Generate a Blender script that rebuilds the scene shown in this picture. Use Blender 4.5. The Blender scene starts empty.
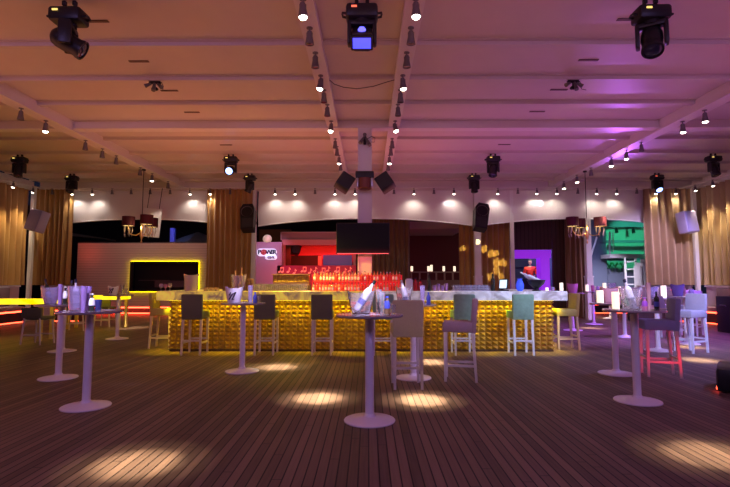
import bpy, bmesh, math, random
from mathutils import Vector, Matrix, Euler
random.seed(7)
PI = math.pi
S = bpy.context.scene
COL = S.collection
R = math.radians

# ---------------------------------------------------------------- camera
F = 487.0
EYE = Vector((0, 0, 1.45))
PITCH = math.atan(37.5/F)
YAW = math.atan(3/F)
cam = bpy.data.cameras.new('camera')
cam.sensor_width = 36; cam.lens = F/730*36; cam.clip_end = 200
camo = bpy.data.objects.new('camera', cam); COL.objects.link(camo)
camo.location = EYE; camo.rotation_euler = (PI/2+PITCH, 0, YAW)
S.camera = camo
CM = camo.rotation_euler.to_matrix()

def at(px, py, Y):
    d = CM @ Vector(((px-365)/F, -(py-243.5)/F, -1)); t = Y/d.y
    return EYE + d*t
def gp(px, py, z=0.0):
    d = CM @ Vector(((px-365)/F, -(py-243.5)/F, -1)); t = (z-EYE.z)/d.z
    return EYE + d*t

def dY(py, Z):
    return (Z-EYE.z)/math.tan(PITCH+math.atan((243.5-py)/F))

# ---------------------------------------------------------------- materials
MATS = {}
def mat(name, col, rough=.5, metal=0, trans=0, emit=None, es=0, ior=1.45, coat=0, alpha=1, sheen=0, spec=.5, nscale=0, namt=.15, bump=0):
    if name in MATS: return MATS[name]
    m = bpy.data.materials.new(name); m.use_nodes = True
    nt = m.node_tree; b = nt.nodes['Principled BSDF']
    b.inputs['Base Color'].default_value = (*col, 1)
    b.inputs['Roughness'].default_value = rough
    b.inputs['Metallic'].default_value = metal
    b.inputs['Transmission Weight'].default_value = trans
    b.inputs['IOR'].default_value = ior
    b.inputs['Coat Weight'].default_value = coat
    b.inputs['Alpha'].default_value = alpha
    b.inputs['Sheen Weight'].default_value = sheen
    b.inputs['Specular IOR Level'].default_value = spec
    if emit:
        b.inputs['Emission Color'].default_value = (*emit, 1)
        b.inputs['Emission Strength'].default_value = es
    if nscale:
        tc = nt.nodes.new('ShaderNodeTexCoord'); n = nt.nodes.new('ShaderNodeTexNoise')
        n.inputs['Scale'].default_value = nscale; n.inputs['Detail'].default_value = 5
        nt.links.new(tc.outputs['Object'], n.inputs['Vector'])
        mx = nt.nodes.new('ShaderNodeMix'); mx.data_type = 'RGBA'
        mx.inputs[6].default_value = (*[max(0, c*(1-namt)) for c in col], 1)
        mx.inputs[7].default_value = (*[min(1, c*(1+namt)) for c in col], 1)
        nt.links.new(n.outputs['Fac'], mx.inputs[0]); nt.links.new(mx.outputs[2], b.inputs['Base Color'])
        if bump:
            bp = nt.nodes.new('ShaderNodeBump'); bp.inputs['Strength'].default_value = bump; bp.inputs['Distance'].default_value = .01
            nt.links.new(n.outputs['Fac'], bp.inputs['Height']); nt.links.new(bp.outputs['Normal'], b.inputs['Normal'])
    MATS[name] = m
    return m

def deck_mat():
    m = bpy.data.materials.new('deck_planks'); m.use_nodes = True; nt = m.node_tree; N = nt.nodes; L = nt.links
    b = N['Principled BSDF']
    tc = N.new('ShaderNodeTexCoord'); sp = N.new('ShaderNodeSeparateXYZ'); L.new(tc.outputs['Object'], sp.inputs[0])
    def M(op, a, bb=None):
        n = N.new('ShaderNodeMath'); n.operation = op
        for i, v in enumerate((a, bb)):
            if v is None: continue
            if isinstance(v, (int, float)): n.inputs[i].default_value = v
            else: L.new(v, n.inputs[i])
        return n.outputs[0]
    W = .0795
    u = M('DIVIDE', sp.outputs['X'], W); fr = M('FRACT', u); idx = M('FLOOR', u)
    gap = M('LESS_THAN', fr, .135)
    wn = N.new('ShaderNodeTexWhiteNoise'); wn.noise_dimensions = '1D'; L.new(idx, wn.inputs['W'])
    # butt joints every 2.4 m shifted per plank
    v = M('FRACT', M('ADD', M('DIVIDE', sp.outputs['Y'], 2.4), wn.outputs['Value']))
    joint = M('LESS_THAN', v, .003)
    gaps = M('MAXIMUM', gap, joint)
    mp = N.new('ShaderNodeMapping'); mp.inputs['Scale'].default_value = (30, 1.2, 1); L.new(tc.outputs['Object'], mp.inputs[0])
    no = N.new('ShaderNodeTexNoise'); no.inputs['Scale'].default_value = 1.5; no.inputs['Detail'].default_value = 6; L.new(mp.outputs[0], no.inputs['Vector'])
    big = N.new('ShaderNodeTexNoise'); big.inputs['Scale'].default_value = .9; big.inputs['Detail'].default_value = 4; L.new(tc.outputs['Object'], big.inputs['Vector'])
    f = M('ADD', M('MULTIPLY', wn.outputs['Value'], .45), M('ADD', M('MULTIPLY', no.outputs['Fac'], .4), M('MULTIPLY', big.outputs['Fac'], .3)))
    cr = N.new('ShaderNodeValToRGB'); L.new(f, cr.inputs[0])
    cr.color_ramp.elements[0].position = .2; cr.color_ramp.elements[0].color = (.062, .038, .032, 1)
    cr.color_ramp.elements[1].position = .95; cr.color_ramp.elements[1].color = (.24, .15, .115, 1)
    mx = N.new('ShaderNodeMix'); mx.data_type = 'RGBA'; L.new(gaps, mx.inputs[0]); L.new(cr.outputs[0], mx.inputs[6]); mx.inputs[7].default_value = (.0015, .001, .001, 1)
    L.new(mx.outputs[2], b.inputs['Base Color'])
    b.inputs['Roughness'].default_value = .55; b.inputs['Specular IOR Level'].default_value = .3
    bp = N.new('ShaderNodeBump'); bp.inputs['Strength'].default_value = .3; bp.inputs['Distance'].default_value = .006
    h = M('MULTIPLY', no.outputs['Fac'], .6); L.new(h, bp.inputs['Height']); L.new(bp.outputs[0], b.inputs['Normal'])
    return m

def onyx_mat(name, c0, c1, es):
    m = bpy.data.materials.new(name); m.use_nodes = True; nt = m.node_tree; N = nt.nodes; L = nt.links; b = N['Principled BSDF']
    tc = N.new('ShaderNodeTexCoord'); n = N.new('ShaderNodeTexNoise'); n.inputs['Scale'].default_value = 2.6; n.inputs['Detail'].default_value = 8; n.inputs['Distortion'].default_value = 1.6
    L.new(tc.outputs['Object'], n.inputs['Vector'])
    cr = N.new('ShaderNodeValToRGB'); L.new(n.outputs['Fac'], cr.inputs[0])
    cr.color_ramp.elements[0].position = .38; cr.color_ramp.elements[0].color = (*c0, 1)
    cr.color_ramp.elements[1].position = .62; cr.color_ramp.elements[1].color = (*c1, 1)
    L.new(cr.outputs[0], b.inputs['Base Color']); L.new(cr.outputs[0], b.inputs['Emission Color'])
    b.inputs['Emission Strength'].default_value = es; b.inputs['Roughness'].default_value = .25
    return m

def slat_mat(name, col, pitch, axis='Z', dark=.25):
    m = bpy.data.materials.new(name); m.use_nodes = True; nt = m.node_tree; N = nt.nodes; L = nt.links; b = N['Principled BSDF']
    tc = N.new('ShaderNodeTexCoord'); sp = N.new('ShaderNodeSeparateXYZ'); L.new(tc.outputs['Object'], sp.inputs[0])
    d = N.new('ShaderNodeMath'); d.operation = 'DIVIDE'; L.new(sp.outputs[axis], d.inputs[0]); d.inputs[1].default_value = pitch
    f = N.new('ShaderNodeMath'); f.operation = 'FRACT'; L.new(d.outputs[0], f.inputs[0])
    lt = N.new('ShaderNodeMath'); lt.operation = 'LESS_THAN'; L.new(f.outputs[0], lt.inputs[0]); lt.inputs[1].default_value = .13
    mx = N.new('ShaderNodeMix'); mx.data_type = 'RGBA'; L.new(lt.outputs[0], mx.inputs[0]); mx.inputs[6].default_value = (*col, 1); mx.inputs[7].default_value = (*[c*dark for c in col], 1)
    L.new(mx.outputs[2], b.inputs['Base Color']); b.inputs['Roughness'].default_value = .6
    bp = N.new('ShaderNodeBump'); bp.inputs['Distance'].default_value = .01; bp.invert = True; L.new(lt.outputs[0], bp.inputs['Height']); L.new(bp.outputs[0], b.inputs['Normal'])
    return m

CEIL = mat('ceiling_panel', (.62, .55, .5), .42, nscale=3, namt=.05)
BEAM = mat('painted_steel', (.6, .54, .5), .4)
GIRD = mat('white_girder', (.72, .67, .64), .4)
WHITE = mat('white_paint', (.78, .76, .76), .4)
TABLEW = mat('lacquered_white', (.80, .75, .84), .28, coat=.3)
TOPM = mat('tabletop_laminate', (.30, .27, .31), .22, coat=.4)
BLACK = mat('black_plastic', (.012, .012, .015), .4)
BLACKM = mat('black_grille', (.03, .03, .034), .6)
CHROME = mat('brushed_metal', (.6, .6, .63), .28, metal=1)
GREYSP = mat('spot_grey', (.17, .16, .17), .4, metal=.5)
LAMP = mat('lamp_on', (1, .95, .85), .4, emit=(1, .9, .74), es=18)
LENS = mat('lens_dark', (.02, .025, .05), .08, coat=.5)
LENSB = mat('lens_blue', (.1, .1, .8), .1, emit=(.05, .06, 1.0), es=2.2)
LENSW = mat('lens_hot', (.5, .6, 1), .1, emit=(.22, .38, 1.0), es=7)
INDIC = mat('display_amber', (.8, .6, .1), .3, emit=(1, .75, .2), es=1.2)
INDICR = mat('display_red', (.8, .1, .05), .3, emit=(1, .15, .08), es=1.5)
GOLD = mat('gold_studs', (.43, .27, .05), .38, metal=.35)
GOLDF = mat('gold_frame', (.75, .5, .2), .3, metal=.9)
YLED = mat('yellow_led', (1, .8, 0), .4, emit=(1, .74, .0), es=9)
YLED2 = mat('yellow_glow', (1, .8, 0), .4, emit=(1, .72, .0), es=2.2)
RLED = mat('red_led', (1, .1, .05), .4, emit=(1, .05, .02), es=13)
RGLOW = mat('red_glow_panel', (.5, .03, .03), .4, emit=(1, .02, .03), es=.38)
TAUPE = mat('taupe_fabric', (.30, .21, .23), .85, nscale=60, namt=.12, bump=.2)
BEIGE = mat('beige_fabric', (.46, .43, .28), .85, nscale=60, namt=.1, bump=.2)
GREEN = mat('sage_fabric', (.25, .43, .30), .85, nscale=14, namt=.25, bump=.2)
OLIVE = mat('olive_fabric', (.14, .15, .09), .85, nscale=60, namt=.1, bump=.2)
LILAC = mat('grey_fabric', (.42, .42, .5), .85, nscale=60, namt=.1, bump=.2)
LEGW = mat('whitewashed_wood', (.60, .54, .52), .45, nscale=8, namt=.08)
DARKW = mat('dark_brown_wood', (.07, .035, .025), .5)
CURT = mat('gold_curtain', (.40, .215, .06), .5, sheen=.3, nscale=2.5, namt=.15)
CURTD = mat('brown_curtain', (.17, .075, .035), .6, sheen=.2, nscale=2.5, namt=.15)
REDC = mat('dark_red_drape', (.10, .008, .012), .7)
VAL = mat('tent_fabric', (.72, .66, .66), .5, nscale=1.5, namt=.08)
ACRYL = mat('clear_acrylic', (.96, .95, 1), .06, trans=.9)
GLASS = mat('clear_glass', (.93, .93, 1), .04, trans=.92)
GLASSB = mat('blue_glass', (.12, .16, .75), .12, trans=.4)
GLASSP = mat('pink_glass', (.75, .3, .5), .15, trans=.5)
GLASSD = mat('dark_bottle_glass', (.02, .025, .02), .08, coat=.3)
GLASSR = mat('spirit_bottle_glass', (.95, .82, .78), .1, trans=.75)
CAPD = mat('navy_cap', (.02, .02, .06), .4)
CAPS = mat('silver_cap', (.7, .7, .75), .3, metal=.8)
LABELW = mat('white_label', (.85, .85, .9), .5)
LABELN = mat('navy_label', (.05, .05, .25), .5)
ICE = mat('ice', (.9, .92, 1), .15, trans=.5)
CANDLE = mat('candle_glow', (1, .95, .85), .5, emit=(1, .80, .58), es=1.25)
SHADE = mat('burgundy_shade', (.06, .003, .012), .75)
SHADEIN = mat('shade_lining', (.85, .6, .25), .5, emit=(1, .7, .25), es=1.2)
CRYST = mat('crystal', (.9, .8, .65), .15, trans=.5)
SPKW = mat('lilac_white_speaker', (.48, .42, .60), .5)
SCREEN = mat('screen_black', (.006, .006, .01), .4, spec=.15)
SOFA = mat('plum_upholstery', (.22, .15, .2), .7)
SOFAR = mat('mauve_cushion', (.42, .26, .3), .7)
BLUELIT = mat('blue_lit_post', (.15, .18, .7), .4)  # blue light on the post put into its colour
SLATE = mat('slate_panel', (.16, .19, .26), .6)
TEAL = mat('green_lit_wall', (.42, .62, .55), .6)  # green light partly put into the wall's colour
PINKP = mat('pale_panel', (.62, .5, .58), .55)
SKIN = mat('skin', (.55, .33, .24), .55)
SHIRT = mat('red_shirt', (.75, .04, .02), .7)
HAIR = mat('grey_hair', (.10, .085, .08), .7)
TROUS = mat('dark_trousers', (.02, .02, .03), .8)
DECK = deck_mat()
ONYXW = onyx_mat('onyx_white_lit', (.42, .40, .42), (.80, .80, .86), .26)
ONYXY = onyx_mat('onyx_yellow_lit', (.28, .16, .10), (.95, .70, .10), .42)
ONYXG = onyx_mat('glowing_onyx', (.95, .55, .0), (1, .85, .02), 1.5)
LOUVRE = slat_mat('white_louvre', (.62, .52, .5), .11, 'Z', .6)
BROWNSL = slat_mat('brown_slats', (.085, .04, .03), .16, 'X', .3)

# ---------------------------------------------------------------- mesh builder
class MB:
    def __init__(s): s.v = []; s.f = []; s.sm = []
    def add(s, vs, fs, M=None, smooth=False):
        o = len(s.v)
        for p in vs:
            p = Vector(p); s.v.append(M @ p if M else p)
        for f in fs: s.f.append([i+o for i in f]); s.sm.append(smooth)
        return s
    def box(s, c, d, M=None, rz=0, rot=None):
        x, y, z = d[0]/2, d[1]/2, d[2]/2
        vs = [(-x,-y,-z),(x,-y,-z),(x,y,-z),(-x,y,-z),(-x,-y,z),(x,-y,z),(x,y,z),(-x,y,z)]
        fs = [(0,3,2,1),(4,5,6,7),(0,1,5,4),(1,2,6,5),(2,3,7,6),(3,0,4,7)]
        T = Matrix.Translation(c) @ (Euler(rot).to_matrix().to_4x4() if rot else Matrix.Rotation(rz, 4, 'Z'))
        return s.add(vs, fs, M @ T if M else T)
    def rbox(s, c, d, r=.02, seg=2, M=None, rot=None):
        bm = bmesh.new(); bmesh.ops.create_cube(bm, size=1)
        for v in bm.verts: v.co = Vector((v.co.x*d[0], v.co.y*d[1], v.co.z*d[2]))
        bmesh.ops.bevel(bm, geom=list(bm.edges), offset=r, segments=seg, profile=.5, affect='EDGES')
        bm.verts.index_update()
        vs = [v.co.copy() for v in bm.verts]; fs = [[v.index for v in f.verts] for f in bm.faces]; bm.free()
        T = Matrix.Translation(c) @ (Euler(rot).to_matrix().to_4x4() if rot else Matrix())
        return s.add(vs, fs, M @ T if M else T, True)
    def cyl(s, a, b, r0, r1=None, n=16, cap=True, M=None):
        a = Vector(a); b = Vector(b); r1 = r0 if r1 is None else r1
        q = (b-a).to_track_quat('Z', 'Y').to_matrix()
        vs = []
        for p, r in ((a, r0), (b, r1)):
            for i in range(n):
                t = 2*PI*i/n; vs.append(p + q @ Vector((r*math.cos(t), r*math.sin(t), 0)))
        s.add(vs, [(i, (i+1) % n, n+(i+1) % n, n+i) for i in range(n)], M, True)
        if cap:
            s.add(vs[:n], [tuple(reversed(range(n)))], M); s.add(vs[n:], [tuple(range(n))], M)
        return s
    def lathe(s, prof, n=24, M=None, smooth=True):
        vs = []; fs = []
        for r, z in prof:
            for i in range(n):
                t = 2*PI*i/n; vs.append((r*math.cos(t), r*math.sin(t), z))
        for k in range(len(prof)-1):
            for i in range(n):
                j = (i+1) % n; fs.append((k*n+i, k*n+j, (k+1)*n+j, (k+1)*n+i))
        return s.add(vs, fs, M, smooth)
    def tube(s, pts, r, n=8, M=None):
        pts = [Vector(p) for p in pts]; vs = []; fs = []
        for k, p in enumerate(pts):
            d = (pts[min(k+1, len(pts)-1)] - pts[max(k-1, 0)])
            q = d.to_track_quat('Z', 'Y').to_matrix()
            rr = r[k] if isinstance(r, (list, tuple)) else r
            for i in range(n):
                t = 2*PI*i/n; vs.append(p + q @ Vector((rr*math.cos(t), rr*math.sin(t), 0)))
        for k in range(len(pts)-1):
            for i in range(n): j = (i+1) % n; fs.append((k*n+i, k*n+j, (k+1)*n+j, (k+1)*n+i))
        fs.append(tuple(reversed(range(n)))); fs.append(tuple(range((len(pts)-1)*n, len(pts)*n)))
        return s.add(vs, fs, M, True)
    def prism(s, poly, y0, y1, M=None):
        n = len(poly); vs = [(x, y0, z) for x, z in poly] + [(x, y1, z) for x, z in poly]
        fs = [tuple(range(n)), tuple(reversed(range(n, 2*n)))] + [(i, n+i, n+(i+1) % n, (i+1) % n) for i in range(n)]
        return s.add(vs, fs, M)
    def build(s, name, m, parent=None):
        me = bpy.data.meshes.new(name); me.from_pydata([tuple(v) for v in s.v], [], s.f); me.materials.append(m)
        me.polygons.foreach_set('use_smooth', s.sm)
        bm = bmesh.new(); bm.from_mesh(me); bmesh.ops.recalc_face_normals(bm, faces=bm.faces); bm.to_mesh(me); bm.free()
        if any(s.sm):
            try: me.set_sharp_from_angle(angle=R(40))
            except Exception: pass
        me.update()
        o = bpy.data.objects.new(name, me); COL.objects.link(o)
        if parent: o.parent = parent
        return o

def thing(name, label, cat, loc=(0, 0, 0), rz=0, group=None, rot=None):
    o = bpy.data.objects.new(name, None); COL.objects.link(o); o.empty_display_size = .1
    o.location = loc; o.rotation_euler = rot if rot else (0, 0, rz)
    return tag(o, label, cat, group)
def tag(o, label, cat, group=None, kind=None):
    o['label'] = label; o['category'] = cat
    if group: o['group'] = group
    if kind: o['kind'] = kind
    return o
def struct(name, mb, m):
    o = mb.build(name, m); o['kind'] = 'structure'; return o
def dup(root, label, loc=None, rot=None, group=None, parent=None):
    c = root.copy(); COL.objects.link(c)
    if parent: c.parent = parent
    if label: c['label'] = label
    if group: c['group'] = group
    if loc is not None: c.location = loc
    if rot is not None: c.rotation_euler = rot
    for ch in [k for k in bpy.data.objects if k.parent is root]:
        dup(ch, None, parent=c)
    return c
ORD = ['first', 'second', 'third', 'fourth', 'fifth', 'sixth', 'seventh', 'eighth', 'ninth', 'tenth', 'eleventh', 'twelfth', 'thirteenth', 'fourteenth', 'fifteenth', 'sixteenth', 'seventeenth', 'eighteenth', 'nineteenth', 'twentieth']
def spot(loc, target, e, col, deg, blend=.5, rad=.04):  # serves modelled lamps and added unseen spots alike
    l = bpy.data.lights.new('spot_light', 'SPOT'); l.energy = e; l.color = col; l.spot_size = R(deg); l.spot_blend = blend; l.shadow_soft_size = rad
    o = bpy.data.objects.new('spot_light', l); COL.objects.link(o); o.location = loc
    o.rotation_euler = (Vector(target)-Vector(loc)).to_track_quat('-Z', 'Y').to_euler(); return o
def area(loc, target, e, col, sx, sy, spread=180):  # serves modelled strips and added unseen fill alike
    l = bpy.data.lights.new('area_light', 'AREA'); l.energy = e; l.color = col; l.shape = 'RECTANGLE'; l.size = sx; l.size_y = sy; l.spread = R(spread)
    o = bpy.data.objects.new('area_light', l); COL.objects.link(o); o.location = loc
    o.rotation_euler = (Vector(target)-Vector(loc)).to_track_quat('-Z', 'Y').to_euler(); return o
def pool(loc, target, e, col):
    spot(loc, target, e*.16, col, 15, 1, .03); spot(loc, target, e*.95, col, 9, 1, .03)
def point(loc, e, col, rad=.1):
    l = bpy.data.lights.new('glow_light', 'POINT'); l.energy = e; l.color = col; l.shadow_soft_size = rad
    o = bpy.data.objects.new('glow_light', l); COL.objects.link(o); o.location = loc; return o
# ================================================================ SETTING
HC = 5.25                     # ceiling panels
YB = 18.55                    # line of the back frame
XL, XR = at(31, 240, YB).x-.05, at(695.5, 240, YB).x
struct('floor', MB().box((0, 15, -.05), (44, 42, .1)), DECK)
struct('ceiling', MB().box((0, 7.6, HC+.04), (25.4, 22.2, .08)), CEIL)
nt_ = 0
def trim(mb, m):
    global nt_
    nt_ += 1; return struct('trim_%d' % nt_, mb, m)
BY = [.99, 2.29, 3.6, 4.9, 6.2, 7.49, 8.82, 10.08, 12.65, 14.06, 15.34, 16.62, 17.85]
for y in BY:                                             # shallow cross joists
    trim(MB().box((0, y, HC-.035), (25.2, .11, .09)).box((0, y-.075, HC-.008), (25.2, .03, .018)), BEAM)
trim(MB().box((0, 11.4, HC-.09), (25.2, .2, .2)).box((0, 11.4, HC-.185), (25.2, .26, .02)), GIRD)      # deep main joist
trim(MB().box((0, YB, 5.09), (25.2, .3, .32)).box((0, YB, 4.94), (25.2, .36, .03)), GIRD)     # back frame
for x in (-7.13, 7.0):
    trim(MB().box((x, 8.5, 5.13), (.24, 19.8, .25)).box((x, 8.5, 5.005), (.3, 19.5, .025)), GIRD)
for x in (XL, XR):
    trim(MB().box((x, 8.5, 5.09), (.26, 19.9, .32)), GIRD)
for x in (-.84, .62):                                   # flat lighting boards that carry the spots
    trim(MB().box((x, 8.5, 5.16), (.26, 19.8, .14)), GIRD)
RAILZ = 5.09
# posts
def post(x, w, z1=4.95, base=True, m=WHITE, y=YB):
    b = MB().box((x, y, z1/2), (w, w, z1))
    if base: b.box((x, y, 1.62), (w+.07, w+.07, .05)).box((x, y, .8), (w+.04, w+.04, 1.6))
    trim(b, m)
post(at(253, 240, YB).x, .22, base=False); post(at(477.3, 240, YB).x, .23)
post(at(511.5, 240, YB).x+.02, .13, base=False); post(at(587.5, 240, YB).x, .2)
CPL, CPR = at(31.5, 240, YB-.4).x, at(695.5, 240, YB-.4).x
post(CPL, .13, 5.0, False, WHITE, YB-.40); post(CPR, .13, 5.0, False, WHITE, YB-.40)
# central pillar on the back bar
PX = at(364.8, 200, 11.3).x
trim(MB().box((PX, 11.42, 2.53), (.33, .33, 5.06)).box((PX-.145, 11.245, 2.53), (.02, .03, 5.04)).box((PX+.145, 11.245, 2.53), (.02, .03, 5.04)), WHITE)
# low ledge walls behind the banquettes
struct('wall_left', MB().box((XL+.02, 11, .62), (.14, 14, 1.24)).box((XL+.04, 11, 1.26), (.22, 14, .05)), PINKP)
struct('wall_right', MB().box((XR, 11, .62), (.14, 14, 1.24)).box((XR-.02, 11, 1.26), (.22, 14, .05)), PINKP)
struct('wall_back', MB().box((-11.7, YB, .62), (1.4, .14, 1.24)).box((-11.7, YB-.02, 1.26), (1.4, .22, .05))
       .box((11.2, YB, .62), (2.0, .14, 1.24)).box((11.2, YB-.02, 1.26), (2.0, .22, .05)), PINKP)

# ---------------------------------------------------------------- tent valances
def valance(x0, x1, ze0, zmid, ze1, label):
    nu, nv = 60, 6; vs = []; fs = []
    for back in (0, 1):
        for i in range(nu+1):
            u = i/nu; x = x0+(x1-x0)*u
            e = ze0+(ze1-ze0)*u; zb = e+(zmid-(ze0+ze1)/2)*4*u*(1-u)
            for j in range(nv+1):
                v = j/nv; z = 4.95+(zb-4.95)*v
                y = YB-.03-.10*math.sin(PI*v)*(.6+.4*math.sin(u*23+v*2))+.012*back
                vs.append((x, y, z))
    o = (nu+1)*(nv+1)
    for b in (0, 1):
        for i in range(nu):
            for j in range(nv):
                a = b*o+i*(nv+1)+j; q = (a, a+1, a+nv+2, a+nv+1); fs.append(q if b else q[::-1])
    t = thing('valance', label, 'valance', (0, 0, 0))
    MB().add(vs, fs, smooth=True).build('fabric_panel', VAL, t)
    pts = []
    for i in range(nu+1):
        u = i/nu; e = ze0+(ze1-ze0)*u; pts.append((x0+(x1-x0)*u, YB-.03, e+(zmid-(ze0+ze1)/2)*4*u*(1-u)))
    MB().tube(pts, .028, 6).build('hem_tube', WHITE, t)
XA, XB = at(255.5, 220, YB).x, at(475, 220, YB).x
VZ = lambda y: at(365, y, YB).z
valance(at(68, 220, YB).x, at(216, 220, YB).x, VZ(223), VZ(219), VZ(223), 'white tent-fabric valance above the slatted pavilion, left of the big screen')
valance(XA+.12, XB-.06, VZ(226), VZ(218.5), VZ(226), 'white arched tent-fabric valance directly behind the pillar with the big screen')
valance(XB+.12, at(650, 220, YB).x, VZ(226), VZ(219), VZ(223), 'white tent-fabric valance above the brown wall and the green-lit opening')

# ---------------------------------------------------------------- curtains
def curtain(p0, p1, z0, z1, label, m=CURT, pitch=.19, amp=.075, gather=0, seed=1):
    rnd = random.Random(seed); p0 = Vector((*p0, 0)); p1 = Vector((*p1, 0)); d = p1-p0; Ln = d.length; t = d/Ln; nrm = Vector((-t.y, t.x, 0))
    nu = int(Ln/.018); nv = 10; ph = [0]
    for i in range(nu): ph.append(ph[-1]+(.018/pitch)*2*PI*(.7+.6*rnd.random()))
    vs = []; fs = []
    for lay in (0, 1):
        for i in range(nu+1):
            u = i/nu
            for j in range(nv+1):
                v = j/nv
                a = amp*(.75+.45*v)
                off = a*math.sin(ph[i]+.5*math.sin(3*v+i*.05))+.3*a*math.sin(ph[i]*.37+1.3+v)
                uu = .5+(u-.5)*(1-gather*math.sin(PI*min(1, v*1.0))*.5)
                vs.append(p0+d*uu+nrm*(off+lay*.008)+Vector((0, 0, z1+(z0-z1)*v)))
    o = (nu+1)*(nv+1)
    for lay in (0, 1):
        for i in range(nu):
            for j in range(nv):
                a = lay*o+i*(nv+1)+j; q = (a, a+1, a+nv+2, a+nv+1); fs.append(q if lay else q[::-1])
    ob = MB().add(vs, fs, smooth=True).build('curtain', m); tag(ob, label, 'curtain'); return ob
yc = YB-.27
curtain((XL-.03, 7), (XL-.03, 18.38), 1.3, 4.95, 'gold curtain along the left side wall, behind the left banquette', seed=2, pitch=.3, amp=.11)
curtain((XL+.22, yc), (at(71, 230, yc).x, yc), 1.3, 4.93, 'brown-gold curtain right of the tilted white speaker on the left corner post', seed=3)
curtain((at(206, 240, yc).x, yc), (at(252, 240, yc).x, yc), .02, 4.93, 'brown-gold gathered curtain beside the post with the left black speaker', seed=4, m=CURT, pitch=.2, gather=.05)
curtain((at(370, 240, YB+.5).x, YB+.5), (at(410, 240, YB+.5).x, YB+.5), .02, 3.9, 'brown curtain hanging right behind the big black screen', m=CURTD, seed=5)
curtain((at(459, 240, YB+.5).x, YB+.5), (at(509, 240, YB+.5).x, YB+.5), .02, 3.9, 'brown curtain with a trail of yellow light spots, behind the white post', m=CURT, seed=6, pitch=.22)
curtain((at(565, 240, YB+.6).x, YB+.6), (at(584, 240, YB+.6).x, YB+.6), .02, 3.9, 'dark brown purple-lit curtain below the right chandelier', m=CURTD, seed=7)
curtain((at(645.5, 240, yc).x, yc), (XR-.22, yc), 1.3, 4.93, 'pale gold spotlit curtain between the green-lit opening and the right corner post', m=mat('gold_curtain_spotlit', (.46, .31, .16), .5, sheen=.3, nscale=2.5, namt=.15), seed=8, pitch=.26, amp=.11)  # paler tone from the spotlights put into the curtain's colour
curtain((XR+.03, 7), (XR+.03, 18.38), 1.3, 4.95, 'gold curtain along the right side wall, behind the right banquette', m=mat('gold_curtain_spotlit', (.46, .31, .16), .5), seed=9, pitch=.32, amp=.12)

# ================================================================ CEILING FITTINGS
def spotlight(loc, aim, lit, label, group, sc=1.0):
    t = thing('ceiling_spotlight', label, 'spotlight', loc, 0, group)
    MB().cyl((0, 0, 0), (0, 0, -.012), .04*sc, n=12).cyl((0, 0, -.01), (0, 0, -.075*sc), .011*sc, n=8).box((-.036*sc, 0, -.10*sc), (.006, .02, .07*sc)).box((.036*sc, 0, -.10*sc), (.006, .02, .07*sc)).box((0, 0, -.068*sc), (.078*sc, .02, .006)).build('bracket', GREYSP, t)
    d = (Vector(aim)-Vector(loc)).normalized()
    q = (-d).to_track_quat('Z', 'Y').to_matrix().to_4x4()
    T = Matrix.Translation((0, 0, -.13*sc)) @ q
    MB().lathe([(.001, .085*sc), (.03*sc, .08*sc), (.035*sc, .05*sc), (.042*sc, .0), (.055*sc, -.07*sc), (.057*sc, -.085*sc), (.05*sc, -.085*sc), (.046*sc, -.07*sc), (.001, -.068*sc)], 16, T).build('lamp_can', GREYSP, t)
    MB().lathe([(.001, -.07*sc), (.047*sc, -.07*sc), (.046*sc, -.085*sc), (.034*sc, -.104*sc), (.001, -.112*sc)] if lit else [(.001, -.07*sc), (.047*sc, -.07*sc), (.047*sc, -.078*sc), (.001, -.08*sc)], 16, T).build('lens', LAMP if lit else LENS, t)
    return Vector(loc)+Vector((0, 0, -.13*sc))+d*.125*sc

# rows on the two centre boards
WARM = (1, .80, .50)
rows = [5.0]+[dY(v, 4.95) for v in (9, 37, 61, 83, 97, 111, 127, 144, 151.5, 160, 167)]
lits = [0, 1, 0, 0, 1, 0, 0, 1, 0, 0, 1, 0]
pools = {('l', 1): gp(318, 398), ('l', 4): gp(277, 367), ('r', 1): gp(422, 400), ('r', 4): gp(430, 362), ('l', 7): gp(300, 352), ('r', 7): gp(455, 352)}
for side, x, word in (('l', -.84, 'left'), ('r', .62, 'right')):
    for k, y in enumerate(rows):
        lit = lits[k]
        aim = pools.get((side, k), Vector((x, y+.3, 0)))
        if k == 0: lab = 'spotlight on the %s centre ceiling board, nearest the front edge of view' % word
        else: lab = '%s spotlight on the %s centre ceiling board, %s from the front' % ('glowing' if lit else 'unlit grey', word, ORD[k-1])
        if k == 0: continue
        p = spotlight((x, y, RAILZ), aim, lit, lab, 'spotlights on the centre ceiling boards', 1.15)
        if (side, k) in pools:
            pool(p, aim, {1: 9000, 4: 8000, 7: 4000}[k], WARM)
for sx, gx, word, ks in ((-1, -7.13, 'left', ((20, 114, 0), (45, 126, 1), (85, 145, 0), (102, 153, 0), (116, 158, 0), (140, 170, 0), (152, 177, 1), (168, 185, 0))),
                     (1, 7.0, 'right', ((703, 113, 1), (681, 126, 1), (640, 145, 0), (625, 152, 1), (610, 158, 1), (590, 170, 0), (576, 178, 1), (563, 185, 1)))):
    for n, (px, py, lit) in enumerate(ks):
        y = gx*F/(px-368)-.25
        p = spotlight((gx, y, 4.992), (gx+.2*sx, y+.3, 0), lit, '%s spotlight under the %s long ceiling girder, %s from the front' % ('glowing' if lit else 'unlit', word, ORD[n]), 'spotlights under the long ceiling girders', 1.15)
        if lit and n < 6:
            tg = {(1, 0): gp(700, 360), (1, 1): gp(690, 347), (1, 3): gp(590, 328), (1, 4): gp(598, 318), (-1, 1): gp(130, 328), (-1, 6): gp(150, 322)}.get((sx, n), Vector((gx, y, 0)))
            pool(p, tg, 4500, WARM)
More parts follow.
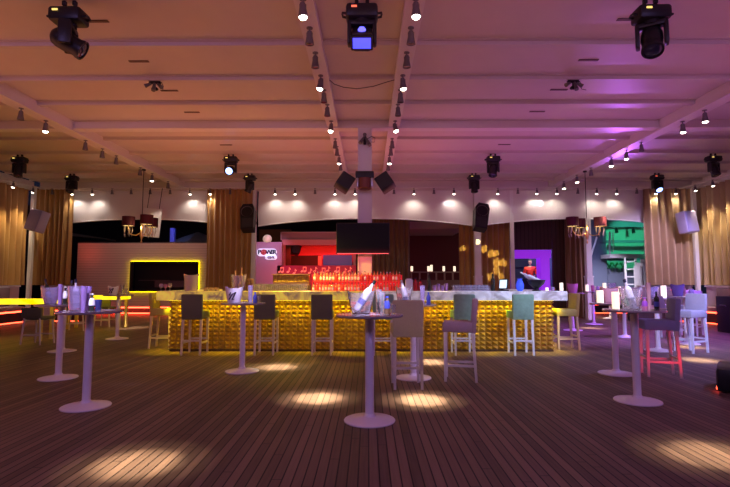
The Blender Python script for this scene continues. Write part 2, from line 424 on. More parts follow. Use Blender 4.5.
# floor pools made by spots nearer than the frame
pool((-.84, 3.4, 4.95), gp(138, 464), 5600, WARM)
pool((.62, 3.4, 4.95), gp(712, 455), 5600, WARM)
# row in front of the valance and curtains
bxs = [(52, 0), (72, 1), (92, 1), (112, 0), (131, 0), (150, 0), (170, 0), (190, 1), (210, 1), (230, 0), (275, 1), (295, 1), (315, 0), (335, 1), (355, 1), (394, 0), (414, 1), (434, 0), (454, 1), (498, 1), (518, 0), (537, 1), (557, 1), (578, 0), (597, 1), (617, 1), (637, 0), (656, 1), (676, 1)]
yv = YB-.47
trim(MB().box((0, yv, 4.94), (24.4, .08, .04)).box((-9, yv+.2, 4.95), (.04, .44, .03)).box((0, yv+.2, 4.95), (.04, .44, .03)).box((9, yv+.2, 4.95), (.04, .44, .03)), GIRD)
for n, (px, lit) in enumerate(bxs):
    x = at(px, 195, yv).x
    aim = Vector((x, YB+.02 if not (px < 75 or px > 640 or 205 < px < 250) else yc+.05, 3.0))
    p = spotlight((x, yv, 4.92), (aim.x, aim.y, 2.2), lit, '%s downlight on the rear rail above the valances, %s' % ('glowing' if lit else 'unlit', ('%s from the left curtain' % ORD[n]) if n < 15 else ('%s from the right curtain' % ORD[len(bxs)-1-n])), 'downlights on the rear rail', 1.0)
    if lit: spot((p.x, p.y, p.z-.04), (x, YB-.06, 3.7), 22, (1, .86, .72), 125, .9, .02)
for sx, X, word, ys in ((-1, XL+.62, 'left', (16.7, 17.7)), (1, XR-.62, 'right', (16.6, 17.5))):
    trim(MB().box((X, 12.8, 4.94), (.08, 10.8, .04)).box((X+sx*.25, 16.9, 4.95), (.5, .04, .03)).box((X+sx*.25, 9, 4.95), (.5, .04, .03)), GIRD)
    for n, y in enumerate(ys):
        lit = 1 if not (sx == 1 and n == 0) else 1
        p = spotlight((X, y, 4.92), (X+sx*.3, y, 2.6), lit, 'glowing downlight in front of the %s side curtain, %s the corner post' % (word, 'nearer' if n else 'farther from'), 'downlights on the side rails')
        spot((p.x, p.y, p.z-.04), (X+sx*.36, y, 3.4), 190, (1, .8, .5), 70, .7, .02)

for sx, X, word in ((-1, -3.97, 'left'), (1, 3.80, 'right')):
    for n, y in enumerate((6.84, 8.15, 9.45, 10.7, 12.0, 13.35)):
        o = MB().box((X, y, HC-.006), (.34, .06, .012)).build('ceiling_vent', mat('vent_brown', (.12, .075, .06), .6))
        tag(o, 'thin dark slot vent in the ceiling, %s from the front on the %s half' % (ORD[n], word), 'vent', 'slot vents in the ceiling')

def moving_head(loc, drop, yaw, tilt, lensm, label, group, sc=1.0, boxy=False, disp=None, base_rz=0):
    t = thing('moving_head_light', label, 'stage light', loc, 0, group)
    B = Matrix.Rotation(base_rz, 4, 'Z')
    for x in (-.07, .07):
        MB().cyl((x*sc, 0, .0), (x*sc, 0, -drop-.02), .014*sc, n=8).rbox((x*sc, 0, -.04), (.05*sc, .06*sc, .07*sc), .01, 1).build('hanging_clamp', BLACK, t)
    zb = -drop-.1*sc
    b = MB().rbox((0, 0, zb), (.42*sc, .28*sc, .19*sc), .045*sc, 2, M=B)
    for x in (-1, 1):
        b.tube([(x*.2*sc, -.05*sc, zb-.02*sc), (x*.255*sc, -.05*sc, zb-.01*sc), (x*.26*sc, .0, zb), (x*.255*sc, .05*sc, zb-.01*sc), (x*.2*sc, .05*sc, zb-.02*sc)], .016*sc, 6, M=B)
    ba = b.build('base', BLACK, t)
    MB().box((-.10*sc, -.145*sc, zb+.03*sc), (.07*sc, .012, .022*sc), M=B).build('display', disp or INDIC, ba)
    Y = Matrix.Rotation(yaw, 4, 'Z'); z0 = zb-.09*sc
    b = MB().cyl((0, 0, z0+.01), (0, 0, z0-.05*sc), .1*sc, n=16).rbox((0, 0, z0-.05*sc), (.38*sc, .15*sc, .07*sc), .02*sc, 2, M=Y)
    for x in (-.165, .165):
        b.rbox((x*sc, 0, z0-.19*sc), (.055*sc, .16*sc, .3*sc), .022*sc, 2, M=Y)
    b.build('yoke', BLACK, t)
    H = Matrix.Translation((0, 0, z0-.25*sc)) @ Y @ Matrix.Rotation(tilt, 4, 'X') @ Matrix.Scale(sc, 4)
    b = MB()
    if boxy:
        b.rbox((0, 0, .02), (.27, .25, .38), .05, 2, M=H).rbox((0, 0, -.17), (.29, .19, .06), .015, 1, M=H)
    else:
        b.lathe([(.001, .21), (.07, .2), (.115, .16), (.13, .1), (.132, 0), (.12, -.06), (.118, -.13), (.132, -.17), (.132, -.21), (.112, -.21), (.11, -.19), (.001, -.19)], 24, H)
    h = b.build('head', BLACK, t)
    if boxy: MB().lathe([(.001, .05), (.03, .045), (.05, .02), (.05, 0), (.001, -.0)], 16, H @ Matrix.Translation((0, .125, -.09)) @ Matrix.Rotation(R(-90), 4, 'X')).build('bulb', mat('bulb_blue', (.2, .2, 1), .2, emit=(.1, .1, 1), es=2.5), h)
    if boxy: MB().box((0, 0, -.203), (.23, .13, .012), M=H).build('lens', lensm, h)
    else: MB().lathe([(.001, -.215), (.06, -.212), (.105, -.198), (.001, -.196)], 20, H).build('lens', lensm, h)
    return Vector(loc)
g = 'large moving-head lights at the front of the ceiling'
moving_head((at(69, 18, 6.2).x, 6.2, HC-.075), .13, R(-72), R(62), LENS, 'large black moving-head light at front left, head swung down and right', g, 1.0)
moving_head((at(362, 10, 6.2).x, 6.2, HC-.075), .10, R(180), R(48), LENSB, 'large black moving-head light between the centre boards with a blue glowing lens', g, 1.0, True, INDICR)
moving_head((at(651, 18, 6.2).x, 6.2, HC-.075), .13, R(150), R(28), LENS, 'large black moving-head light at front right with a dark lens', g, 1.0)
g = 'moving-head lights hung at mid ceiling'
for px, yw, ti, lm, w in ((20, 180, 15, LENS, 'black moving-head light hung nearest the left curtain at mid ceiling'), (231, 180, 70, LENSW, 'moving-head light shining blue-white straight at the viewer, left of centre'), (493, 150, 20, LENS, 'unlit black moving-head light at mid ceiling, right of the centre boards'), (713, 200, 20, LENS, 'unlit black moving-head light hung nearest the right curtain at mid ceiling')):
    moving_head((at(px, 155, 14.06).x, 14.06, HC-.075), .08, R(yw), R(ti), lm, w, g, .92)
g = 'moving-head lights hung near the back of the ceiling'
for px, yw, ti, lm, w in ((72, 180, 35, LENS, 'black moving-head light above the brown-gold curtain at back left'), (250, 70, 30, LENS, 'black moving-head light above the left black speaker post'), (474, 190, 10, LENS, 'black moving-head light above the right black speaker and white post'), (657, 180, 40, LENSW, 'moving-head light with a pale lens above the spotlit right curtain')):
    moving_head((at(px, 178, 16.62).x, 16.62, HC-.075), .08, R(yw), R(ti), lm, w, g, .92, disp=INDICR if px == 657 else None)

def pin_cluster(loc, label):
    t = thing('pin_spot_cluster', label, 'stage light', loc)
    MB().rbox((0, 0, -.03), (.22, .06, .05), .012, 1).cyl((0, 0, 0), (0, 0, -.16), .02, n=8).rbox((0, 0, -.15), (.12, .08, .06), .02, 1).build('bracket', BLACK, t)
    for k, (x, y, z) in enumerate(((-.16, -.06, -.12), (.02, -.1, -.22), (.15, -.05, -.14))):
        MB().cyl((x*.4, y*.4, -.06), (x, y, z), .022, .04, 10).build('pin_spot', GREYSP, t)
    MB().tube([(.12, 0, -.02), (.16, 0, -.1), (.15, 0, -.17), (.24, 0, -.19)], .006, 5).build('cable', BLACK, t)
pin_cluster((at(155, 82, 8.82).x, 8.82, HC-.075), 'small black cluster of pin spots on the ceiling at front left')
pin_cluster((at(573, 80, 8.82).x, 8.82, HC-.075), 'small black cluster of pin spots on the ceiling at front right')
tcl = thing('pin_spot_cluster', 'dark cluster of small spots clamped to the top of the central pillar', 'stage light', (PX, 11.24, at(365, 140, 11.2).z))
MB().rbox((0, -.03, .02), (.07, .06, .26), .015, 1).build('bracket', BLACK, tcl)
for x, z in ((-.11, -.1), (0, .1), (.12, -.16)):
    MB().cyl((x*.2, -.05, .08+z*.2), (x, -.14, z), .025, .045, 10).build('pin_spot', GREYSP, tcl)
MB().tube([(.05, -.05, .02), (.16, -.06, .08), (.24, -.06, .04), (.22, -.06, -.06), (.15, -.05, -.05)], .008, 6).build('cable', BLACK, tcl)
o = MB().tube([(-.71, 8.7, 5.14), (-.62, 8.7, 5.06), (-.45, 8.7, 5.0), (-.2, 8.7, 4.97), (.1, 8.71, 5.02), (.35, 8.73, 5.11), (.5, 8.75, 5.16)], .007, 6).build('hanging_cable', BLACK)
tag(o, 'thin black cable sagging between the two centre ceiling boards', 'cable')

# ---------------------------------------------------------------- loudspeakers and screen on the posts
def box_speaker(c, d, rot, label, cabm, back, yoke=True):
    t = thing('loudspeaker', label, 'speaker', c, rot=rot)
    MB().rbox((0, 0, 0), d, .025, 2).build('cabinet', cabm, t)
    MB().rbox((0, -d[1]/2-.004, 0), (d[0]*.9, .02, d[2]*.92), .006, 1).build('grille', BLACKM if cabm is BLACK else cabm, t)
    if yoke:
        Mi = (Matrix.Translation(c) @ Euler(rot).to_matrix().to_4x4()).inverted()
        MB().tube([Vector(back), Vector((c[0]*.75+back[0]*.25, back[1], back[2])), Vector((c[0], back[1]-.06, back[2])), Vector(c)+Vector((0, d[1]*.3, 0))], .03, 8, M=Mi).build('mounting_arm', CHROME, t)
    return t
box_speaker(Vector((at(344.6, 183, 11.05).x, 11.02, at(345, 183, 11.05).z)), (.34, .32, .36), (R(-12), R(33), R(8)), 'black box speaker angled out on the left side of the central pillar', BLACK, (PX-.16, 11.42, 3.85))
box_speaker(Vector((at(385.2, 183, 11.05).x, 11.02, at(385, 183, 11.05).z)), (.34, .32, .36), (R(-12), R(-33), R(-8)), 'black box speaker angled out on the right side of the central pillar', BLACK, (PX+.16, 11.42, 3.85))
c = at(364.8, 181, 11.0)
t = thing('loudspeaker', 'front black speaker with curved silver cheeks on the central pillar', 'speaker', (PX, 11.0, c.z))
MB().rbox((0, .02, .12), (.42, .36, .16), .02, 2).build('top_box', BLACK, t)
MB().lathe([(.001, -.2), (.12, -.2), (.17, -.17), (.185, 0), (.185, .05), (.001, .05)], 28).build('drum', mat('copper_grille', (.20, .07, .05), .5, metal=.5), t)
for s in (-1, 1): MB().rbox((s*.165, -.02, -.06), (.06, .26, .24), .025, 2).build('side_cheek', CHROME, t)
MB().box((0, .15, -.02), (.1, .1, .2)).build('mounting_arm', BLACK, t)
a = at(336.3, 222.8, 10.98); b = at(389.7, 254, 10.98)
t = thing('television', 'large black flat screen on the central pillar above the bar', 'television', ((a.x+b.x)/2, 10.98, (a.z+b.z)/2))
w, h = b.x-a.x, a.z-b.z
MB().rbox((0, .03, 0), (w, .07, h), .012, 1).build('casing', BLACK, t)
MB().box((0, -.008, .008), (w-.035, .008, h-.05)).build('screen', SCREEN, t)
MB().box((0, .16, 0), (.3, .22, .3)).build('wall_bracket', BLACK, t)
MB().box((0, -.0, -h/2+.008), (w*.96, .02, .008)).build('chrome_strip', CHROME, t)
for px, py, rr, lab, bx in ((37.5, 221, R(17), 'lilac-white speaker tilted sideways on the left corner post', CPL), (687, 222.5, R(-4), 'lilac-white speaker tilted forward on the right corner post', CPR)):
    c = at(px, py, 17.7); t = thing('loudspeaker', lab, 'speaker', c, rot=(R(-8), rr*.8, -R(10) if px < 100 else R(16)))
    MB().rbox((0, 0, 0), (.54, .42, .80), .05, 3).build('cabinet', SPKW, t)
    MB().rbox((0, -.205, 0), (.5, .03, .75), .012, 1).build('grille', mat('lilac_grille', (.30, .26, .50), .7, nscale=150, namt=.15), t)
    Mi = (Matrix.Translation(c) @ Euler(t.rotation_euler).to_matrix().to_4x4()).inverted()
    MB().tube([(bx, YB-.44, c.z+.05), (bx*.5+c.x*.5, 17.95, c.z+.05), (c.x, 17.75, c.z)], .03, 8, M=Mi).build('mounting_arm', CHROME, t)
for px, py, rr, sx, lab in ((248, 218, R(3), -1, 'black horn-loaded speaker tipped down on the post left of the bar'), (480.5, 217, R(-11), 1, 'black horn-loaded speaker tipped sideways on the white post right of the bar')):
    c = at(px, py, 17.8); t = thing('loudspeaker', lab, 'speaker', c, rot=(R(-18), -rr, 0))
    MB().prism([(-.2, -.52), (.24, -.52), (.26, .3), (.2, .48), (-.16, .48), (-.26, .3)], -.2, .2).build('cabinet', BLACK, t)
    MB().lathe([(.215, .02), (.2, .0), (.12, -.05), (.05, -.06), (.001, -.03)], 24, Matrix.Translation((0, -.2, .17)) @ Matrix.Rotation(R(90), 4, 'X')).build('horn_cone', mat('grey_cone', (.16, .13, .13), .5), t)
    MB().box((.02, -.204, -.28), (.36, .012, .36)).build('grille', BLACKM, t)
    MB().box((.12 if sx < 0 else -.04, .42, .1), (.08, .56, .1)).build('mounting_arm', BLACK, t)

# ---------------------------------------------------------------- chandeliers
def chandelier(px, gx, offs, ztop, zsh, label, label_y=14.5):
    Y = (gx)*F/(px-368)-.25; c = Vector((gx, Y, ztop))
    t = thing('chandelier', label, 'chandelier', c)
    zd = zsh-ztop
    MB().cyl((0, 0, 0), (0, 0, zd-.25), .012, n=8).cyl((0, 0, 0), (0, 0, -.05), .06, n=14).build('hanging_rod', BLACK, t)
    MB().lathe([(.012, zd-.1), (.05, zd-.2), (.03, zd-.3), (.06, zd-.42), (.04, zd-.52), (.012, zd-.6), (.03, zd-.66), (.001, zd-.72)], 14).build('stem', GOLDF, t)
    for ang in offs:
        dx, dy = .45*math.cos(R(ang)), .45*math.sin(R(ang))
        arm = MB().tube([(0, 0, zd-.35), (dx*.4, dy*.4, zd-.45), (dx*.8, dy*.8, zd-.42), (dx, dy, zd-.28), (dx, dy, zd-.05)], .014, 6)
        arm.build('arm', GOLDF, t)
        sh = MB().lathe([(.185, -.15), (.19, .15), (.183, .15), (.178, -.15)], 28, Matrix.Translation((dx, dy, zd))).build('lamp_shade', SHADE, t)
        MB().lathe([(.001, -.13), (.172, -.135)], 24, Matrix.Translation((dx, dy, zd))).build('lining', SHADEIN, sh)
        for k in range(5):
            a = 2*PI*k/5+.3; r = .11; ex = dx+r*math.cos(a); ey = dy+r*math.sin(a)
            MB().tube([(ex, ey, zd-.15), (ex+.02*math.cos(a), ey, zd-.28), (ex-.015, ey, zd-.4), (ex, ey, zd-.5)], [.014, .018, .012, .006], 6).build('crystal_drop', CRYST, t)
    point((c.x, c.y-.1, zsh-.2), 6, (1, .72, .35), .05)
    return t
chandelier(143.6, -7.13, (175, 75, -48), 4.995, at(128, 219, 14.7).z, 'chandelier with burgundy shades under the left long girder')
chandelier(584, 7.0, (178, 95, 5), 4.995, at(128, 220, 15).z, 'chandelier with burgundy shades under the right long girder')
# ================================================================ THE BAR
BF = 10.22; BD = 12.8; bx0, bx1 = at(170, 345, BF).x, at(553, 345, BF).x
CZ = at(365, 291.3, BF-.24).z      # counter height
def studs(x0, x1, z0, z1, y, M=None, sx=.126, sz=.093, h=.075):
    b = MB(); nx = max(1, round((x1-x0)/sx)); nz = max(1, round((z1-z0)/sz)); dx = (x1-x0)/nx; dz = (z1-z0)/nz; vs = []; fs = []
    for i in range(nx):
        for j in range(nz):
            a = x0+i*dx; c = z0+j*dz; k = len(vs); g = .06*dx
            vs += [(a+g, y, c+g), (a+dx-g, y, c+g), (a+dx-g, y, c+dz-g), (a+g, y, c+dz-g), (a+dx/2, y-h, c+dz/2)]
            fs += [(k, k+1, k+4), (k+1, k+2, k+4), (k+2, k+3, k+4), (k+3, k, k+4)]
    b.add(vs, fs, M); b.box(((x0+x1)/2, y+.02, (z0+z1)/2), (x1-x0, .04, z1-z0), M=M)
    return b
bar = thing('bar_counter', 'long bar counter clad in gold pyramid studs under a pale stone top', 'bar', ((bx0+bx1)/2, BF, 0))
def bpart(name, mb, m, parent=None):
    T = Matrix.Translation((-(bx0+bx1)/2, -BF, 0))
    mb.v = [T @ v for v in mb.v]
    return mb.build(name, m, parent or bar)
body = bpart('body', MB().box(((bx0+bx1)/2, BF+.22, .52), (bx1-bx0, .36, 1.04)).box((bx0+.2, (BF+BD)/2+.2, .52), (.36, BD-BF-.4, 1.04)).box((bx1-.2, (BF+BD)/2+.2, .52), (.36, BD-BF-.4, 1.04)), DARKW)
bpart('studded_front', studs(bx0, bx1, .03, CZ-.19, BF), GOLD)
ML = Matrix.Translation((bx0, BF, 0)) @ Matrix.Rotation(R(-90), 4, 'Z')
bpart('studded_side', studs(-2.55, 0, .03, CZ-.19, 0, ML), GOLD)
MR = Matrix.Translation((bx1, BF, 0)) @ Matrix.Rotation(R(90), 4, 'Z')
bpart('studded_side', studs(0, 2.55, .03, CZ-.19, 0, MR), GOLD)
# stone top: yellow and white light put into the colour of its halves
TX0, TX1, JX, TF = bx0-.22, bx1+.24, .25, BF-.24
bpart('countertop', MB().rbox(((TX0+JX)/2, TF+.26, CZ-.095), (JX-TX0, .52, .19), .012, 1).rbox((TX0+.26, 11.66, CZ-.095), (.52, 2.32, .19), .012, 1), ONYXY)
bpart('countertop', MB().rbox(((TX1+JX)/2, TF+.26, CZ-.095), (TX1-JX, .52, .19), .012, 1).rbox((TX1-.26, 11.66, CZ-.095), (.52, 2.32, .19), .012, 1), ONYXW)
bpart('led_strip', MB().box(((bx0+bx1)/2, BF-.10, CZ-.192), (bx1-bx0, .02, .008)).box((bx0-.1, 11.5, CZ-.192), (.02, 2.4, .008)).box((bx1+.1, 11.5, CZ-.192), (.02, 2.4, .008)), YLED)
bpart('kick_rail', MB().box(((bx0+bx1)/2, BF-.01, .02), (bx1-bx0, .03, .04)), DARKW)

# back bar round the pillar: stepped, red-lit shelves
X0, X1 = at(311, 285, 11.0).x, at(403, 285, 11.0).x; XG = at(266, 280, 11.0).x
Z1, Z2 = at(365, 291.6, 10.9).z, at(365, 281.5, 11.1).z
bb = thing('back_bar', 'stepped back bar with red glowing bottle shelves in front of the central pillar', 'back bar', ((X0+X1)/2, 11.05, 0))
def bbp(name, mb, m):
    T = Matrix.Translation((-(X0+X1)/2, -11.05, 0)); mb.v = [T @ v for v in mb.v]; return mb.build(name, m, bb)
bbp('cabinet', MB().box(((X0+X1)/2, 11.06, Z1/2-.01), (X1-X0, .34, Z1-.02)).box(((XG+X0)/2, 11.1, .68), (X0-XG, .26, 1.36)), DARKW)
bbp('lower_shelf', MB().box(((X0+X1)/2, 11.0, Z1-.01), (X1-X0, .30, .02)), RGLOW)
bbp('upper_shelf', MB().box(((X0+X1)/2, 11.15, Z2-.01), (X1-X0, .15, .02)).box(((X0+X1)/2, 11.16, (Z1+Z2)/2-.01), (X1-X0, .12, Z2-Z1-.02)), RGLOW)
bbp('lit_back_panel', MB().box(((X0+X1)/2, 11.235, Z2+.07), (X1-X0, .015, .16)), RGLOW)
GZ0, GZ1 = at(300, 282.3, 10.95).z, at(300, 274.8, 10.95).z
bbp('studded_panel', studs(XG+.16, X0-.04, GZ0, GZ1, 10.97, None, .09, .045, .02), GOLD)
bbp('top_rail', MB().box(((XG+X0)/2+.06, 11.09, (1.36+GZ1)/2), (X0-XG-.2, .2, GZ1-1.36)).box(((XG+X0)/2+.06, 11.05, GZ1+.01), (X0-XG-.16, .3, .02)), GOLDF)
area(((XG+X0)/2, 10.5, 2.4), ((XG+X0)/2, 10.97, 1.5), 3, (1, .75, .1), .8, .05).data.energy = 80  # added unseen yellow light on the small studded panel

def bottle_proto(name, label, cat, group, H=.29, r=.036, glass=GLASSR, cap=CAPD, lab=None, loc=(0, 0, 0), rot=None, neck=.38, labz=(.18, .45)):
    t = thing(name, label, cat, loc, 0, group, rot)
    MB().lathe([(.001, 0), (r*.95, 0), (r, .01), (r, H*.62), (r*.9, H*.67), (r*neck, H*.76), (r*neck, H*.9), (.001, H*.9)], 16).build('glass_body', glass, t)
    MB().lathe([(.001, H*.88), (r*neck*1.12, H*.88), (r*neck*1.12, H), (.001, H)], 12).build('cap', cap, t)
    if lab: MB().lathe([(r*1.015, H*labz[0]), (r*1.015, H*labz[1]), (r*1.0, H*labz[1]), (r*1.0, H*labz[0])], 16).build('label', lab, t)
    return t
rb = random.Random(3)
caps = [CAPD, CAPS, mat('red_cap', (.35, .02, .02), .4)]
def bottle_row(n, xa, xb, y, z, label, group, hs, r):
    protos = []
    for k in range(n):
        x = xa+(xb-xa)*(k+.5)/n
        if k < 3:
            protos.append(bottle_proto('spirit_bottle', label, 'bottle', group, hs*(1, .93, 1.04)[k], r*(1, 1.1, .92)[k], (GLASSR, mat('red_spirit', (.75, .10, .08), .15, trans=.3), mat('amber_spirit', (.75, .30, .16), .15, trans=.3))[k], caps[k], LABELW if k != 1 else None, (x, y, z+.001)))
        else: dup(rb.choice(protos), label, (x, y, z+.001))
bottle_row(28, X0+.03, X1-.03, 10.93, Z1, 'spirit bottle lit red, lower shelf of the back bar', 'bottles on the lower back-bar shelf', .20, .028)
bottle_row(28, X0+.03, X1-.03, 11.135, Z2, 'spirit bottle lit red, upper shelf of the back bar', 'bottles on the upper back-bar shelf', .235, .028)

def tumbler(label, group, loc, h=.15, r=.034, m=GLASS, name='drinking_glass', taper=.8):
    o = MB().lathe([(.001, .0), (r*taper, 0), (r, h), (r*.92, h), (r*taper*.9, .012), (.001, .012)], 14).build(name, m)
    o.location = loc; return tag(o, label, 'glass', group)
# glasses racked on the counter
tp = tumbler('clear glass in the tight row on the bar left of the bottle shelves', 'glasses in rows on the left of the bar', (at(256, 290, 10.33).x, 10.33, CZ), .15, .036)
for r_, y in enumerate((10.33, 10.42)):
    for k in range(13):
        x = at(256+k*4.0, 290, 10.33).x+r_*.03
        if r_ == 0 and k == 0: continue
        dup(tp, tp['label'], (x, y, CZ))
tr = thing('glass_rack', 'long grey glass rack on the bar behind the sage stools', 'rack', ((at(452, 290, 10.36).x+at(489, 290, 10.36).x)/2, 10.36, CZ))
wr = at(489, 290, 10.36).x-at(452, 290, 10.36).x
b = MB().box((0, 0, .012), (wr, .2, .024)).box((0, -.095, .10), (wr, .01, .014)).box((0, .095, .10), (wr, .01, .014)).box((0, -.095, .055), (wr, .01, .014))
for k in range(24): b.box((-wr/2+.005+(wr-.01)*k/23, -.095, .06), (.008, .01, .1))
b.build('wire_frame', mat('rack_grey', (.42, .40, .50), .5), tr)
tp2 = tumbler('upturned glass in the long grey rack on the bar', 'glasses in the long grey rack', (tr.location.x-wr/2+.06, 10.36, CZ+.025), .10, .038, mat('rack_glass', (.7, .7, .85), .12, trans=.6), taper=1.05)
for k in range(1, 9): dup(tp2, tp2['label'], (tr.location.x-wr/2+.06+(wr-.12)*k/8, 10.36, CZ+.025))

# ================================================================ FURNITURE
def stool(label, fab, leg, loc, rz, group):
    t = thing('bar_stool', label, 'bar stool', loc, rz, group)
    MB().rbox((0, .02, .78), (.42, .44, .15), .022, 2).build('seat', fab, t)
    MB().rbox((0, 0, 0), (.42, .085, .50), .025, 2, M=Matrix.Translation((0, -.215, .94)) @ Matrix.Rotation(R(5), 4, 'X')).build('backrest', fab, t)
    for x in (-1, 1):
        for y, ys in ((.20, .205), (-.19, -.235)):
            b = MB(); h = .022
            p0 = Vector((x*.182, ys, 0)); p1 = Vector((x*.18, y, .71)); vs = []
            for p, hh in ((p0, .017), (p1, .023)):
                vs += [p+Vector((-hh, -hh, 0)), p+Vector((hh, -hh, 0)), p+Vector((hh, hh, 0)), p+Vector((-hh, hh, 0))]
            b.add(vs, [(3, 2, 1, 0), (4, 5, 6, 7), (0, 1, 5, 4), (1, 2, 6, 5), (2, 3, 7, 6), (3, 0, 4, 7)]); b.build('leg', leg, t)
    MB().box((0, -.215, .28), (.34, .022, .032)).build('stretcher', leg, t)
    MB().box((0, .20, .28), (.34, .022, .032)).build('stretcher', leg, t)
    for x in (-1, 1): MB().box((x*.181, -.005, .23), (.022, .40, .032)).build('stretcher', leg, t)
    return t
YLEG = mat('pale_wood_leg', (.66, .55, .36), .45)
WLEG = mat('white_leg', (.74, .74, .8), .4)
g = 'stools along the bar front'
def gx(px, Y): return at(px, 320, Y).x
s0 = stool('olive bar stool against the bar front, beneath the clear pitcher', OLIVE, LEGW, (gx(192.7, 9.71), 9.88, 0), 0, g)
def st(lab, x, y, rz=0, proto=s0): return dup(proto, lab, (x, y, 0), (0, 0, rz))
st('olive bar stool just right of the table with the white bucket with a dark mark', gx(265, 9.71), 9.88)
st('olive bar stool at the bar beneath the row of glasses', gx(322, 9.71), 9.88)
sg = stool('sage green bar stool at the bar, half hidden behind the foreground table', GREEN, WLEG, (gx(383, 9.71), 9.88, 0), 0, g)
st('sage green bar stool at the bar, behind the taupe sideways stool', gx(464, 9.71), 9.88, 0, sg)
st('sage green bar stool at the bar front, third from its right end', gx(522.5, 9.71), 9.88, 0, sg)['label'] = 'sage green bar stool standing alone at the right of the bar front'
sy = stool('yellow-lit bar stool facing the left end of the bar', mat('mustard_fabric', (.42, .36, .10), .85, nscale=60, namt=.1), YLEG, (bx0-.36, 10.75, 0), R(-90), 'stools at the ends of the bar')
dup(sy, 'yellow-lit bar stool facing the right end of the bar', (bx1+.40, 10.6, 0), (0, 0, R(90)))
stool('beige bar stool seen from behind, right of the foreground table', BEIGE, LEGW, (gx(407.5, 6.7), 6.89, 0), R(1), 'stools out on the deck')
stool('taupe bar stool turned sideways to face left, in front of the bar', TAUPE, LEGW, (at(460,340,7.3).x, 7.33, 0), R(78), 'stools out on the deck')
sl = stool('slate-blue bar stool with red-lit legs beside the right foreground table', mat('slate_fabric', (.24, .26, .42), .85, nscale=60, namt=.1), LEGW, (at(661,345,7.6).x, 7.66, 0), R(75), 'stools out on the deck')
sb = stool('pale blue-grey bar stool seen from its side, right of the one with red-lit legs', LILAC, WLEG, (at(692,335,10.1).x, 10.15, 0), R(112), 'stools out on the deck')
dup(sb, 'blue-grey bar stool behind the pale one, nearer the right wall', (8.72, 13.3, 0), (0, 0, R(130)))
dup(sb, 'blue-grey bar stool partly hidden behind the stool with red-lit legs', (7.75, 12.55, 0), (0, 0, R(80)))
# low-backed stools at the left communal tables
def low_stool(label, loc, rz, m, leg):
    t = thing('low_back_stool', label, 'bar stool', loc, rz, 'low-backed stools at the glowing tables')
    MB().rbox((0, .03, .60), (.5, .42, .07), .02, 2).build('seat', m, t)
    MB().rbox((0, -.19, .73), (.52, .06, .22), .02, 2).build('backrest', m, t)
    for x in (-1, 1):
        for y in (-.17, .19):
            MB().cyl((x*.25, y*1.15, 0), (x*.2, y, .60), .018, .024, 8).build('leg', leg, t)
    for y in (-.185, .2): MB().box((0, y, .22), (.45, .025, .03)).build('stretcher', leg, t)
    return t
p = gp(37, 344); p2 = gp(74, 331)
ls = low_stool('low-backed grey stool with white legs at the near glowing table', (p.x, p.y, 0), R(-8), OLIVE, LEGW)
dup(ls, 'low-backed stool behind the two left foreground tables', (p2.x, p2.y+.1, 0), (0, 0, R(15)))
p3 = gp(112, 326); dup(ls, 'low-backed stool at the far glowing table', (p3.x-.1, p3.y-.25, 0), (0, 0, R(0)))

def high_table(label, loc, group='round high tables', h=1.10, r=.355):
    t = thing('high_table', label, 'table', loc, 0, group)
    MB().lathe([(.001, 0), (.265, 0), (.268, .008), (.262, .016), (.16, .034), (.065, .05), (.05, .075), (.001, .075)], 40).build('base', TABLEW, t)
    MB().lathe([(.0455, .05), (.0455, h-.03)], 24).build('column', TABLEW, t)
    MB().lathe([(.001, h-.035), (.11, h-.035), (.12, h-.025), (.001, h-.025)], 24).build('mounting_plate', CHROME, t)
    MB().lathe([(.001, h-.025), (r-.006, h-.025), (r, h-.019), (r, h-.006), (r-.006, h), (.001, h)], 48).build('tabletop', TOPM, t)
    return t
TB = {}
tspec = [('centre', 369.6, 420.7, 'round high table in the centre foreground'),
 ('rear', 413.5, 378, 'round high table hidden behind the beige stool'),
 ('mid', 242, 371.5, 'round high table in front of the bar with a white bucket with a dark mark'),
 ('left', 86, 406.7, 'round high table nearest at left, on the bare deck'),
 ('left2', 58.2, 378.2, 'round high table at far left, just behind the nearest left one'),
 ('left3', 62, 351.3, 'round high table behind both left foreground tables'),
 ('left4', 117, 339, 'round high table in front of the white slatted pavilion'),
 ('right', 637.7, 401.3, 'round high table nearest at right, with two white glowing lamps'),
 ('right2', 616.3, 373.8, 'round high table just behind the nearest right one, with a pink bucket'),
 ('right3', 658.5, 350.7, 'round high table between the two blue-grey stools at right'),
 ('right4', 625, 337, 'slim round high table behind the right foreground pair'),
 ('right5', 594, 324.3, 'far round high table below the right chandelier'),
 ('right6', 573, 330.3, 'far round high table just past the yellow-lit stool at right'),
 ('right7', 610.5, 318.4, 'farthest round high table, in front of the green-lit opening')]
for key, px, py, lab in tspec:
    p = gp(px, py)
    lab = lab if key != 'right' else 'round high table nearest at right, with a bottle in a clear bucket'
    t = high_table(lab, (p.x, p.y, 0)) if key == 'centre' else dup(TB['centre'], lab, (p.x, p.y, 0))
    TB[key] = t
TB['right8'] = dup(TB['centre'], 'round high table behind the pale blue-grey stool at far right', (7.1, 11.45, 0))

def glow_table(label, c, L, D, h=1.0):
    t = thing('communal_table', label, 'table', c, 0, 'long glowing tables at left')
    MB().rbox((0, 0, h-.055), (L, D, .12), .012, 1).build('glowing_top', ONYXG, t)
    for x in (-1, 1):
        for y in (-1, 1): MB().box((x*(L/2-.1), y*(D/2-.08), (h-.11)/2), (.08, .08, h-.11)).build('leg', mat('table_leg_yellow', (.6, .45, .15), .4), t)
    return t
glow_table('long glowing yellow table at the left edge, nearest the left curtain', (-9.2, 12.1, 0), 2.7, .6)
glow_table('glowing yellow table in front of the slatted pavilion', (-8.35, 15.1, 0), 1.75, .6)

